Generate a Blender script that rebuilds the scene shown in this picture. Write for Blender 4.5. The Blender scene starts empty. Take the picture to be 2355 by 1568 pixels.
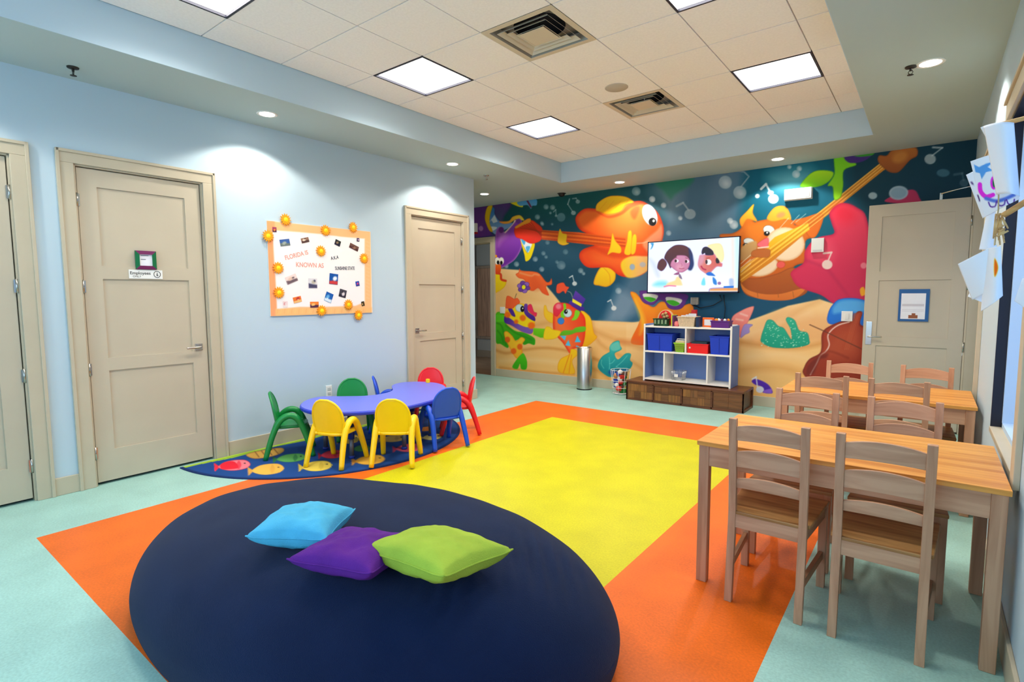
import bpy, bmesh, math, random
import numpy as np
from mathutils import Vector, Matrix
random.seed(7); rng = np.random.default_rng(7)
SC = bpy.context.scene
COL = SC.collection
PI = math.pi

# ------------------------------------------------------------------ camera
CAM = Vector((5.0851, 0.0, 1.4845)); FPX = 1234.8
YAW, PITCH, ROLL = -0.6598, -0.0863, -0.0046
Fv = Vector((math.sin(YAW)*math.cos(PITCH), math.cos(YAW)*math.cos(PITCH), math.sin(PITCH)))
R0 = Vector((math.cos(YAW), -math.sin(YAW), 0)); U0 = R0.cross(Fv)
Rv = R0*math.cos(ROLL) + U0*math.sin(ROLL); Uv = -R0*math.sin(ROLL) + U0*math.cos(ROLL)
cd = bpy.data.cameras.new('camera'); cam = bpy.data.objects.new('camera', cd); COL.objects.link(cam)
cd.sensor_width = 36.0; cd.lens = FPX/2355*36.0; cd.clip_start = 0.02
m = Matrix((Rv, Uv, -Fv)).transposed().to_4x4(); m.translation = CAM
cam.matrix_world = m
SC.camera = cam

# ------------------------------------------------------------------ view, world, light
SC.view_settings.view_transform = 'Standard'; SC.view_settings.look = 'None'
SC.view_settings.gamma = 1.0; SC.view_settings.use_curve_mapping = False
SC.view_settings.exposure = 0.92
SC.cycles.max_bounces = 7; SC.cycles.diffuse_bounces = 5
SC.cycles.sample_clamp_indirect = 6
wd = bpy.data.worlds.new('sky'); SC.world = wd; wd.use_nodes = True
wd.node_tree.nodes['Background'].inputs[0].default_value = (0.52, 0.75, 1.0, 1)
wd.node_tree.nodes['Background'].inputs[1].default_value = 2.6
PANEL_E = 2.4; PANEL_W = 12.5        # ceiling panels
SPOT_W = 27.0        # downlights
def area(name, loc, rot, sx, sy, power, col):
    l = bpy.data.lights.new(name, 'AREA'); l.shape = 'RECTANGLE'; l.size = sx; l.size_y = sy
    l.energy = power; l.color = col
    o = bpy.data.objects.new(name, l); COL.objects.link(o); o.location = loc; o.rotation_euler = rot
    return o
# the sky shines in through the windows; portals only help the renderer find the openings
def portal(loc, rot, sx, sy):
    o = area('window_portal', loc, rot, sx, sy, 10, (1, 1, 1)); o.data.cycles.is_portal = True
portal((2.9, -1.78, 1.65), (PI/2, 0, 0), 4.4, 2.3)
portal((5.62, 3.48, 1.62), (0, PI/2, 0), 1.6, 1.1)
portal((5.62, 0.9, 1.62), (0, PI/2, 0), 1.6, 2.2)

# ------------------------------------------------------------------ dimensions
W, D, H1, H2 = 5.40, 7.547, 3.082, 3.364
TX0, TX1, TY1, TY0 = .806, 4.555, 6.686, -0.9
YE = 5.704; FY = -1.6
GX, GY, T = 1.2135, 3.0636, .61

def at(px, py, **k):
    a, v = list(k.items())[0]; i = 'xyz'.index(a)
    ray = Fv + Rv*((px-1177.5)/FPX) + Uv*((784-py)/FPX)
    return CAM + ray*((v-CAM[i])/ray[i])
def topx(P):
    d = P - np.array(CAM); z = d @ np.array(Fv)
    return 1177.5+FPX*(d @ np.array(Rv))/z, 784-FPX*(d @ np.array(Uv))/z

# ------------------------------------------------------------------ materials
def lin(c):
    c = np.asarray(c, float)/255.0
    return np.where(c <= .04045, c/12.92, ((c+.055)/1.055)**2.4)
MATS = {}
def mat(name, col, rough=.6, metal=0, var=0, vs=8, bump=0, bs=60, spec=.4, coat=0, stretch=None, col2=None):
    if name in MATS: return MATS[name]
    m = bpy.data.materials.new(name); m.use_nodes = True; nt = m.node_tree; b = nt.nodes['Principled BSDF']
    L = tuple(float(x) for x in lin(col)) + (1,)
    b.inputs['Base Color'].default_value = L; b.inputs['Roughness'].default_value = rough
    b.inputs['Metallic'].default_value = metal; b.inputs['Specular IOR Level'].default_value = spec
    if coat: b.inputs['Coat Weight'].default_value = coat; b.inputs['Coat Roughness'].default_value = .15
    tc = nt.nodes.new('ShaderNodeTexCoord'); mp = nt.nodes.new('ShaderNodeMapping')
    nt.links.new(tc.outputs['Object'], mp.inputs['Vector'])
    if stretch: mp.inputs['Scale'].default_value = stretch
    if var or col2:
        n = nt.nodes.new('ShaderNodeTexNoise'); n.inputs['Scale'].default_value = vs; n.inputs['Detail'].default_value = 5
        nt.links.new(mp.outputs[0], n.inputs['Vector'])
        r = nt.nodes.new('ShaderNodeValToRGB')
        c2 = lin(col2) if col2 else lin(col)*(1-var)
        c1 = lin(col) if col2 else np.minimum(lin(col)*(1+var*.5), 1)
        r.color_ramp.elements[0].position = .36; r.color_ramp.elements[1].position = .64
        r.color_ramp.elements[0].color = tuple(map(float, c2))+(1,); r.color_ramp.elements[1].color = tuple(map(float, c1))+(1,)
        nt.links.new(n.outputs['Fac'], r.inputs['Fac']); nt.links.new(r.outputs[0], b.inputs['Base Color'])
    if bump:
        n2 = nt.nodes.new('ShaderNodeTexNoise'); n2.inputs['Scale'].default_value = bs; n2.inputs['Detail'].default_value = 4
        nt.links.new(mp.outputs[0], n2.inputs['Vector'])
        bp = nt.nodes.new('ShaderNodeBump'); bp.inputs['Strength'].default_value = bump; bp.inputs['Distance'].default_value = .01
        nt.links.new(n2.outputs['Fac'], bp.inputs['Height']); nt.links.new(bp.outputs[0], b.inputs['Normal'])
    MATS[name] = m; return m
def emit(name, col, s):
    if name in MATS: return MATS[name]
    m = bpy.data.materials.new(name); m.use_nodes = True; nt = m.node_tree
    nt.nodes.remove(nt.nodes['Principled BSDF']); e = nt.nodes.new('ShaderNodeEmission')
    e.inputs[0].default_value = tuple(map(float, lin(col)))+(1,); e.inputs[1].default_value = s
    nt.links.new(e.outputs[0], nt.nodes['Material Output'].inputs[0]); MATS[name] = m; return m
def vmat(name, rough=.7, em=0):
    if name in MATS: return MATS[name]
    m = bpy.data.materials.new(name); m.use_nodes = True; nt = m.node_tree; b = nt.nodes['Principled BSDF']
    a = nt.nodes.new('ShaderNodeAttribute'); a.attribute_name = 'paint'
    if em:
        nt.links.new(a.outputs['Color'], b.inputs['Emission Color']); b.inputs['Emission Strength'].default_value = em
        b.inputs['Base Color'].default_value = (.01, .01, .01, 1); b.inputs['Roughness'].default_value = .3
    else:
        nt.links.new(a.outputs['Color'], b.inputs['Base Color']); b.inputs['Roughness'].default_value = rough
        b.inputs['Specular IOR Level'].default_value = .25
    MATS[name] = m; return m
def wood(name, c1, c2, rough=.45, axis='x', sc=1.0):
    """long-grained timber with soft darker streaks and a few knots"""
    if name in MATS: return MATS[name]
    m = bpy.data.materials.new(name); m.use_nodes = True; nt = m.node_tree; b = nt.nodes['Principled BSDF']
    b.inputs['Roughness'].default_value = rough; b.inputs['Specular IOR Level'].default_value = .35
    tc = nt.nodes.new('ShaderNodeTexCoord'); mp = nt.nodes.new('ShaderNodeMapping')
    nt.links.new(tc.outputs['Object'], mp.inputs['Vector'])
    s = {'x': (1.6, 22, 22), 'y': (22, 1.6, 22), 'z': (22, 22, 1.6)}[axis]
    mp.inputs['Scale'].default_value = tuple(q*sc for q in s)
    n = nt.nodes.new('ShaderNodeTexNoise'); n.inputs['Scale'].default_value = 1.0; n.inputs['Detail'].default_value = 6
    n.inputs['Distortion'].default_value = .8
    nt.links.new(mp.outputs[0], n.inputs['Vector'])
    r = nt.nodes.new('ShaderNodeValToRGB'); E = r.color_ramp.elements
    E[0].position = .33; E[1].position = .62
    E[0].color = tuple(map(float, lin(c2)))+(1,); E[1].color = tuple(map(float, lin(c1)))+(1,)
    nt.links.new(n.outputs['Fac'], r.inputs['Fac'])
    v = nt.nodes.new('ShaderNodeTexVoronoi'); v.inputs['Scale'].default_value = .22
    nt.links.new(mp.outputs[0], v.inputs['Vector'])
    lt = nt.nodes.new('ShaderNodeMath'); lt.operation = 'LESS_THAN'; lt.inputs[1].default_value = .045
    nt.links.new(v.outputs['Distance'], lt.inputs[0])
    mx = nt.nodes.new('ShaderNodeMix'); mx.data_type = 'RGBA'
    nt.links.new(lt.outputs[0], mx.inputs[0]); nt.links.new(r.outputs[0], mx.inputs[6])
    mx.inputs[7].default_value = tuple(map(float, lin(c2)*.45))+(1,)
    nt.links.new(mx.outputs[2], b.inputs['Base Color'])
    bp = nt.nodes.new('ShaderNodeBump'); bp.inputs['Strength'].default_value = .15; bp.inputs['Distance'].default_value = .002
    nt.links.new(n.outputs['Fac'], bp.inputs['Height']); nt.links.new(bp.outputs[0], b.inputs['Normal'])
    MATS[name] = m; return m

BLUEWALL = (190, 208, 217)
M_wall = mat('pale_blue_paint', BLUEWALL, .7, bump=.04, bs=300, spec=.2)
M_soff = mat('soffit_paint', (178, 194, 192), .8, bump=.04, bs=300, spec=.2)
M_tan = mat('tan_trim_paint', (196, 182, 156), .5, var=.03, vs=5, spec=.35)
M_tandk = mat('tan_trim_groove', (150, 138, 116), .6)
M_door = mat('tan_door_paint', (196, 182, 158), .5, var=.03, vs=3, spec=.35)
M_dark = mat('shade_black', (14, 18, 30), .8)  # black painted where door gaps and the doorway lie in shade
M_steel = mat('brushed_steel', (200, 198, 192), .28, 1, bump=.05, bs=200, stretch=(30, 30, 1))
M_chrome = mat('satin_nickel', (190, 186, 178), .25, 1)
M_white = mat('white_plastic', (236, 234, 228), .45)
M_black = mat('black_plastic', (16, 16, 18), .35)
M_tile = mat('ceiling_tile', (250, 244, 238), .9, var=.03, vs=60, bump=.25, bs=500, spec=.1)
M_grid = mat('ceiling_grid', (196, 184, 172), .7)
M_paper = mat('white_paper', (236, 234, 238), .8, var=.03, vs=10)

# ------------------------------------------------------------------ mesh helpers
class MB:
    def __init__(s): s.v = []; s.f = []; s.mi = []; s.sm = []
    def add(s, vs, fs, mi=0, sm=False):
        n = len(s.v); s.v += [tuple(v) for v in vs]; s.f += [tuple(i+n for i in f) for f in fs]
        s.mi += [mi]*len(fs); s.sm += [sm]*len(fs); return s
    def box(s, x0, x1, y0, y1, z0, z1, mi=0, M=None):
        vs = [Vector(p) for p in ((x0,y0,z0),(x1,y0,z0),(x1,y1,z0),(x0,y1,z0),(x0,y0,z1),(x1,y0,z1),(x1,y1,z1),(x0,y1,z1))]
        if M: vs = [M @ v for v in vs]
        return s.add(vs, [(0,3,2,1),(4,5,6,7),(0,1,5,4),(1,2,6,5),(2,3,7,6),(3,0,4,7)], mi)
    def hexa(s, bot, top, mi=0):
        return s.add(list(bot)+list(top), [(0,3,2,1),(4,5,6,7),(0,1,5,4),(1,2,6,5),(2,3,7,6),(3,0,4,7)], mi)
    def tube(s, pts, r, seg=12, closed=False, mi=0, cap=True, flat=1.0):
        pts = [Vector(p) for p in pts]; n = len(pts); vs = []; fs = []
        rr = r if isinstance(r, (list, tuple)) else [r]*n
        prev = None
        for i in range(n):
            if closed: t = (pts[(i+1) % n]-pts[i-1])
            else: t = pts[min(i+1, n-1)]-pts[max(i-1, 0)]
            t.normalize()
            if prev is None:
                a = Vector((0, 0, 1)) if abs(t.z) < .9 else Vector((1, 0, 0))
                u = t.cross(a).normalized()
            else: u = (prev - t*prev.dot(t)).normalized()
            prev = u; w = t.cross(u)
            for k in range(seg):
                a = 2*PI*k/seg
                vs.append(pts[i] + (u*math.cos(a) + w*math.sin(a)*flat)*rr[i])
        m = n if closed else n-1
        for i in range(m):
            for k in range(seg):
                a = i*seg+k; b = i*seg+(k+1) % seg; j = ((i+1) % n)*seg
                fs.append((a, b, j+(k+1) % seg, j+k))
        if not closed and cap:
            fs.append(tuple(range(seg))[::-1]); fs.append(tuple((n-1)*seg+k for k in range(seg)))
        return s.add(vs, fs, mi, True)
    def lathe(s, prof, c=(0,0,0), seg=32, mi=0, cap=True, sx=1, sy=1):
        vs = []; fs = []; n = len(prof)
        for (r, z) in prof:
            for k in range(seg):
                a = 2*PI*k/seg; vs.append((c[0]+r*sx*math.cos(a), c[1]+r*sy*math.sin(a), c[2]+z))
        for i in range(n-1):
            for k in range(seg):
                a = i*seg+k; b = i*seg+(k+1) % seg
                fs.append((a, b, b+seg, a+seg))
        if cap:
            if prof[0][0] > 1e-5: fs.append(tuple(range(seg))[::-1])
            if prof[-1][0] > 1e-5: fs.append(tuple((n-1)*seg+k for k in range(seg)))
        return s.add(vs, fs, mi, True)
    def prism(s, poly, a0, a1, axis='z', mi=0, sm=False):
        """poly: 2-D outline (ccw) in the plane normal to axis"""
        f = {'z': lambda p, a: (p[0], p[1], a), 'y': lambda p, a: (p[0], a, p[1]), 'x': lambda p, a: (a, p[0], p[1])}[axis]
        n = len(poly); vs = [f(p, a0) for p in poly]+[f(p, a1) for p in poly]
        fs = [tuple(range(n))[::-1], tuple(range(n, 2*n))]+[(i, (i+1) % n, n+(i+1) % n, n+i) for i in range(n)]
        return s.add(vs, fs, mi, sm)
    def grid(s, fn, nu, nv, mi=0, wrap=False):
        vs = [fn(i/(nu-1), j/(nv-1)) for j in range(nv) for i in range(nu)]
        fs = [(j*nu+i, j*nu+i+1, (j+1)*nu+i+1, (j+1)*nu+i) for j in range(nv-1) for i in range(nu-1)]
        return s.add(vs, fs, mi, True)
    def build(s, name, mats, parent=None, bevel=0, kind=None, seg=2, solid=0, sub=0, weld=False):
        me = bpy.data.meshes.new(name); me.from_pydata(s.v, [], s.f)
        if not isinstance(mats, (list, tuple)): mats = [mats]
        for m_ in mats: me.materials.append(m_)
        me.polygons.foreach_set('material_index', s.mi); me.polygons.foreach_set('use_smooth', s.sm)
        bm = bmesh.new(); bm.from_mesh(me)
        if weld: bmesh.ops.remove_doubles(bm, verts=bm.verts, dist=1e-5)
        bmesh.ops.recalc_face_normals(bm, faces=bm.faces); bm.to_mesh(me); bm.free()
        me.update()
        o = bpy.data.objects.new(name, me); COL.objects.link(o)
        if parent: o.parent = parent
        if solid:
            q = o.modifiers.new('thick', 'SOLIDIFY'); q.thickness = solid; q.offset = 0
        if sub:
            q = o.modifiers.new('smooth', 'SUBSURF'); q.levels = sub; q.render_levels = sub
        if bevel:
            q = o.modifiers.new('bevel', 'BEVEL'); q.width = bevel; q.segments = seg; q.limit_method = 'ANGLE'; q.angle_limit = .7
            q.harden_normals = False
        if kind: o['kind'] = kind
        return o
def tag(o, label, cat, group=None):
    o['label'] = label; o['category'] = cat
    if group: o['group'] = group
    return o
def thing(name, label, cat, loc=(0,0,0), rz=0, group=None):
    o = bpy.data.objects.new(name, None); COL.objects.link(o); o.location = loc; o.rotation_euler = (0, 0, rz)
    o.empty_display_size = .1
    return tag(o, label, cat, group)
def struct(name, loc=(0,0,0), rz=0):
    o = bpy.data.objects.new(name, None); COL.objects.link(o); o.location = loc; o.rotation_euler = (0, 0, rz)
    o['kind'] = 'structure'; return o
def copy_tree(o, parent=None):
    c = o.copy(); COL.objects.link(c)
    if parent: c.parent = parent
    for ch in [q for q in bpy.data.objects if q.parent == o]: copy_tree(ch, c)
    return c
def BX(name, x0, x1, y0, y1, z0, z1, m, parent=None, bevel=0, kind=None):
    return MB().box(x0, x1, y0, y1, z0, z1).build(name, m, parent, bevel, kind)
def crom(pts, k=6, closed=True):
    P = np.array(pts, float); n = len(P); out = []
    rngi = range(n) if closed else range(n-1)
    for i in rngi:
        if closed: p0, p1, p2, p3 = P[i-1], P[i], P[(i+1) % n], P[(i+2) % n]
        else: p0, p1, p2, p3 = P[max(i-1, 0)], P[i], P[i+1], P[min(i+2, n-1)]
        for j in range(k):
            t = j/k
            out.append(.5*((2*p1)+(-p0+p2)*t+(2*p0-5*p1+4*p2-p3)*t*t+(-p0+3*p1-3*p2+p3)*t**3))
    if not closed: out.append(P[-1])
    return np.array(out)
def textmesh(name, body, size, m, parent, M, ext=.0004, bold=False):
    c = bpy.data.curves.new(name, 'FONT'); c.body = body; c.size = size; c.extrude = ext; c.align_x = 'CENTER'; c.align_y = 'CENTER'
    if bold: c.offset = size*.012
    t = bpy.data.objects.new(name, c); COL.objects.link(t)
    dg = bpy.context.evaluated_depsgraph_get(); me = bpy.data.meshes.new_from_object(t.evaluated_get(dg))
    bpy.data.objects.remove(t); bpy.data.curves.remove(c)
    me.materials.clear(); me.materials.append(m)
    o = bpy.data.objects.new(name, me); COL.objects.link(o)
    if parent: o.parent = parent
    o.matrix_local = M; return o

# ------------------------------------------------------------------ painter: artwork colours stored on the flat mesh it is printed on
class Paint:
    def __init__(s, X, Y, base):
        s.X = X; s.Y = Y; s.C = np.zeros((len(X), 3)); s.C[:] = base
    def _sel(s, P, pad):
        a = P.min(0)-pad; b = P.max(0)+pad
        return np.nonzero((s.X > a[0]) & (s.X < b[0]) & (s.Y > a[1]) & (s.Y < b[1]))[0]
    def _dist(s, idx, P, closed):
        x = s.X[idx]; y = s.Y[idx]; d = np.full(len(idx), 1e9); ins = np.zeros(len(idx), bool)
        n = len(P)
        for i in range(n if closed else n-1):
            a = P[i]; b = P[(i+1) % n]; e = b-a; L = e@e+1e-12
            t = np.clip(((x-a[0])*e[0]+(y-a[1])*e[1])/L, 0, 1)
            d = np.minimum(d, (x-a[0]-t*e[0])**2+(y-a[1]-t*e[1])**2)
            if closed and a[1] != b[1]:
                c = ((a[1] > y) != (b[1] > y)) & (x < (b[0]-a[0])*(y-a[1])/(b[1]-a[1])+a[0])
                ins ^= c
        return np.sqrt(d), ins
    def poly(s, pts, col, col2=None, g=None, edge=None, ew=6, soft=1.2, a=1.0, smooth=True, hl=None, hlc=(255,255,255), hla=.5):
        P = crom(pts, 5) if smooth else np.array(pts, float)
        idx = s._sel(P, soft*2+2)
        if not len(idx): return s
        d, ins = s._dist(idx, P, True); sd = np.where(ins, -d, d)
        al = np.clip(.5-sd/(2*soft), 0, 1)*a
        c = np.tile(np.array(col, float), (len(idx), 1))
        if col2 is not None:
            lo = P.min(0); hi = P.max(0)
            p0, p1 = g if g else ((0, lo[1]), (0, hi[1]))
            e = np.array(p1, float)-np.array(p0, float); t = np.clip(((s.X[idx]-p0[0])*e[0]+(s.Y[idx]-p0[1])*e[1])/(e@e), 0, 1)[:, None]
            c = c*(1-t)+np.array(col2, float)*t
        if edge is not None:
            t = np.clip(1-(-sd)/ew, 0, 1)[:, None]**1.5
            c = c*(1-t)+np.array(edge, float)*t
        if hl is not None:
            hx, hy, hr = hl; t = np.exp(-((s.X[idx]-hx)**2+(s.Y[idx]-hy)**2)/(hr*hr))[:, None]*hla
            c = c*(1-t)+np.array(hlc, float)*t
        s.C[idx] = s.C[idx]*(1-al[:, None])+c*al[:, None]
        return s
    def ell(s, cx, cy, rx, ry=None, rot=0, col=(255,255,255), **k):
        ry = ry or rx; t = np.linspace(0, 2*PI, 28, endpoint=False); r = math.radians(rot)
        x = rx*np.cos(t); y = ry*np.sin(t)
        return s.poly(np.stack([cx+x*math.cos(r)-y*math.sin(r), cy+x*math.sin(r)+y*math.cos(r)], 1), col, smooth=False, **k)
    def line(s, pts, w, col, soft=1.0, a=1.0, smooth=True):
        P = crom(pts, 5, False) if smooth and len(pts) > 2 else np.array(pts, float)
        idx = s._sel(P, w/2+soft*2+1)
        if not len(idx): return s
        d, _ = s._dist(idx, P, False); al = (np.clip(.5-(d-w/2)/(2*soft), 0, 1)*a)[:, None]
        s.C[idx] = s.C[idx]*(1-al)+np.array(col, float)*al
        return s
def paint_mesh(name, XYZ, nu, nv, keep, painter, m, parent=None):
    """XYZ: nv*nu points; painter -> colours"""
    i = np.arange(nu-1); j = np.arange(nv-1); I, J = np.meshgrid(i, j)
    a = (J*nu+I).ravel(); F = np.stack([a, a+1, a+nu+1, a+nu], 1)
    if keep is not None: F = F[keep.ravel()]
    me = bpy.data.meshes.new(name)
    me.vertices.add(len(XYZ)); me.vertices.foreach_set('co', XYZ.astype(np.float32).ravel())
    me.loops.add(F.size); me.loops.foreach_set('vertex_index', F.astype(np.int32).ravel())
    me.polygons.add(len(F)); me.polygons.foreach_set('loop_start', np.arange(0, F.size, 4, dtype=np.int32))
    try: me.polygons.foreach_set('loop_total', np.full(len(F), 4, dtype=np.int32))
    except Exception: pass
    me.update(calc_edges=True)
    ca = me.color_attributes.new('paint', 'FLOAT_COLOR', 'POINT')
    c = np.ones((len(XYZ), 4), np.float32); c[:, :3] = lin(np.clip(painter.C, 0, 255)); ca.data.foreach_set('color', c.ravel())
    me.materials.append(m); o = bpy.data.objects.new(name, me); COL.objects.link(o)
    if parent: o.parent = parent
    return o
# ================================================================== THE ROOM
def cutwall(name, axis, c0, c1, a0, a1, z0, z1, holes, m, mi=None):
    """wall slab lying across `axis` between c0 and c1, running a0..a1, with rectangular holes (p0,p1,q0,q1)"""
    A = sorted({a0, a1, *[h[0] for h in holes], *[h[1] for h in holes]}); Z = sorted({z0, z1, *[h[2] for h in holes], *[h[3] for h in holes]})
    b = MB()
    for i in range(len(A)-1):
        for j in range(len(Z)-1):
            ca, cz = (A[i]+A[i+1])/2, (Z[j]+Z[j+1])/2
            if any(h[0] < ca < h[1] and h[2] < cz < h[3] for h in holes): continue
            if axis == 'x': b.box(c0, c1, A[i], A[i+1], Z[j], Z[j+1])
            else: b.box(A[i], A[i+1], c0, c1, Z[j], Z[j+1])
    return b.build(name, m, kind='structure', weld=True)

# floor: mint sheet flooring with an orange band round a yellow field
def floor_mat(name, col, v=.10):
    m = mat(name, col, .42, var=v, vs=3.5, spec=.35)
    nt = m.node_tree; b = nt.nodes['Principled BSDF']
    n = nt.nodes.new('ShaderNodeTexNoise'); n.inputs['Scale'].default_value = 90; n.inputs['Detail'].default_value = 3
    tc = nt.nodes.new('ShaderNodeTexCoord'); nt.links.new(tc.outputs['Object'], n.inputs['Vector'])
    r = nt.nodes.new('ShaderNodeMapRange'); r.inputs[1].default_value = .3; r.inputs[2].default_value = .7
    r.inputs[3].default_value = .88; r.inputs[4].default_value = 1.08
    nt.links.new(n.outputs['Fac'], r.inputs[0])
    mx = nt.nodes.new('ShaderNodeMix'); mx.data_type = 'RGBA'; mx.blend_type = 'MULTIPLY'; mx.inputs[0].default_value = 1
    src = b.inputs['Base Color'].links[0].from_socket
    nt.links.new(src, mx.inputs[6]); nt.links.new(r.outputs[0], mx.inputs[7]); nt.links.new(mx.outputs[2], b.inputs['Base Color'])
    return m
F_mint = floor_mat('mint_flooring', (160, 200, 188), .08)
F_or = floor_mat('orange_flooring', (234, 104, 18), .10)
F_ye = floor_mat('yellow_flooring', (198, 190, 5), .07)
XS = [-2.7, .795, 1.533, 3.848, 4.623, W+.15]; YS = [FY-.2, .724, 1.42, 5.37, 6.074, D]
b = MB()
for i in range(5):
    for j in range(5):
        mi = 2 if (i == 2 and j == 2) else 1 if (1 <= i <= 3 and 1 <= j <= 3) else 0
        b.add([(XS[i], YS[j], 0), (XS[i+1], YS[j], 0), (XS[i+1], YS[j+1], 0), (XS[i], YS[j+1], 0)], [(0, 1, 2, 3)], mi)
b.add([(XS[0], YS[0], -.1), (XS[-1], YS[0], -.1), (XS[-1], D, -.1), (XS[0], D, -.1)], [(3, 2, 1, 0)])
b.build('floor', [F_mint, F_or, F_ye], kind='structure', weld=True)

# walls
DH = 2.47
doorsL = [(-.02, .882), (1.235, 2.134), (4.53, 5.465)]
cutwall('wall_left', 'x', -.16, 0, FY, YE, 0, H1, [(a, c, 0, DH) for a, c in doorsL], M_wall)
cutwall('wall_corridor', 'y', YE-.16, YE, -2.7, -.16, 0, H1, [], M_wall)
cutwall('wall_corridor_end', 'x', -2.7, -2.56, YE, D, 0, H1, [], M_wall)
cutwall('wall_back', 'y', D, D+.16, -2.7, W+.16, 0, H1, [(-2.06, -1.25, 0, 2.43)], M_wall)
WIN = (2.92, 4.13, .71, 2.45); WIN2 = (-.3, 2.1, .78, 2.45)
cutwall('wall_right', 'x', W, W+.2, FY, D, 0, H1, [(5.33, 7.22, 0, DH), WIN, WIN2], M_wall)
cutwall('wall_front', 'y', FY-.16, FY, -.16, W+.2, 0, H1, [(.7, 5.1, .5, 2.75)], M_wall)

# ceiling: low soffit all round a raised tiled tray
b = MB()
for (x0, x1, y0, y1) in ((-2.7, TX0, FY-.16, D+.16), (TX1, W+.2, FY-.16, D+.16), (TX0, TX1, TY1, D+.16), (TX0, TX1, FY-.16, TY0)):
    b.box(x0, x1, y0, y1, H1, H2+.12)
t = .004
b.box(TX0, TX0+t, TY0, TY1, H1+.0005, H2, 1); b.box(TX1-t, TX1, TY0, TY1, H1+.0005, H2, 1)
b.box(TX0, TX1, TY1-t, TY1, H1+.0005, H2, 1); b.box(TX0, TX1, TY0, TY0+t, H1+.0005, H2, 1)
b.build('ceiling', [M_soff, M_wall], kind='structure')
LIGHTS = [(0, 0), (0, 3), (0, -3), (4, 3), (4, 0)]; VENTS = [(2, 0), (2, 3)]
b = MB(); g = .0045
for i in range(-1, 6):
    for j in range(-7, 7):
        x0 = max(GX+T*i, TX0+t); x1 = min(GX+T*(i+1), TX1-t); y0 = max(GY+T*j, TY0+t); y1 = min(GY+T*(j+1), TY1-t)
        if x1-x0 < .02 or y1-y0 < .02 or (i, j) in LIGHTS or (i, j) in VENTS: continue
        b.box(x0+g, x1-g, y0+g, y1-g, H2, H2+.012)
b.build('ceiling_tiles', M_tile, kind='structure')
b = MB()
cells = []
for i in range(-1, 6):
    for j in range(-7, 7):
        x0 = max(GX+T*i, TX0); x1 = min(GX+T*(i+1), TX1); y0 = max(GY+T*j, TY0); y1 = min(GY+T*(j+1), TY1)
        if x1-x0 < .02 or y1-y0 < .02 or (i, j) in LIGHTS or (i, j) in VENTS: continue
        b.box(x0, x1, y0, y1, H2+.0125, H2+.02)
b.box(TX0, TX1, TY0, TY1, H2+.25, H2+.28)
b.build('ceiling_grid', M_grid, kind='structure')

# baseboards
BH = .135; BT = .016
def bboard(name, segs):
    b = MB()
    for (x0, x1, y0, y1) in segs: 
        b.box(x0, x1, y0, y1, 0, BH)
        # small cap moulding
    return b.build(name, M_tan, bevel=.004, kind='structure')
bboard('baseboard_left', [(0, BT, FY, -.12), (0, BT, .985, 1.14), (0, BT, 2.245, 4.44), (0, BT, 5.565, YE+BT)])
bboard('baseboard_corridor', [(-2.56, 0, YE, YE+BT)])
bboard('baseboard_back', [(-2.56, -2.16, D-BT, D), (-1.15, W, D-BT, D)])
bboard('baseboard_right', [(W-BT, W, FY, 5.2)])
bboard('baseboard_front', [(0, W, FY, FY+BT)])

# doors ------------------------------------------------------------
def door_slab(w, h, parent, thick=.042, st=.125, m=M_door):
    """local x = width, front face towards -y at y=0"""
    b = MB(); d = .011
    b.box(0, w, d, thick-d, .022, h-.004)
    zs = [(.022, .27), (.90, 1.0), (1.62, 1.72), (h-.135, h-.004)]
    for (y0, y1) in ((0, d), (thick-d, thick)):
        b.box(.004, st, y0, y1, .022, h-.004); b.box(w-st, w-.004, y0, y1, .022, h-.004)
        for z0, z1 in zs: b.box(st, w-st, y0, y1, z0, z1)
    return b.build('door_slab', m, parent)
def hinge(parent, x, z, y=-.006):
    b = MB(); b.tube([(x, y, z-.05), (x, y, z+.05)], .0075, 10); b.box(x-.016, x+.016, y+.005, y+.008, z-.045, z+.045)
    return b.build('hinge', M_chrome, parent)
def lever(parent, x, z, dirx, y=0.0, plate=False):
    b = MB()
    if plate: b.box(x-.028, x+.028, y-.008, y, z-.13, z+.13)
    else: b.box(x-.03, x+.03, y-.008, y, z-.03, z+.03)
    b.tube([(x, y-.006, z), (x, y-.05, z)], .010, 12)
    b.tube([(x, y-.05, z), (x+dirx*.03, y-.052, z), (x+dirx*.115, y-.05, z-.002)], [.011, .0095, .008], 10)
    return b.build('door_handle', M_chrome, parent, bevel=.002)
def casing(parent, w, h, cw=.1, top=.092, proud=.018, jamb=.12):
    b = MB()
    for x0, x1 in ((-cw, 0), (w, w+cw)): b.box(x0, x1, -proud, 0, 0, h)
    b.box(-cw, w+cw, -proud, 0, h, h+top)
    # outer back-band and inner bead
    for x0, x1 in ((-cw-.004, -cw+.018), (w+cw-.018, w+cw+.004)): b.box(x0, x1, -proud-.01, 0, 0, h+top+.004)
    b.box(-cw, w+cw, -proud-.01, 0, h+top-.018, h+top+.004)
    o = b.build('door_casing', M_tan, parent, bevel=.003)
    j = MB(); j.box(-.001, .012, 0, jamb, 0, h); j.box(w-.012, w+.001, 0, jamb, 0, h); j.box(0, w, 0, jamb, h-.012, h+.001)
    j.build('door_jamb', M_tan, parent)
    return o
HZ = [.26, .92, 1.56, 2.21]
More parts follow.
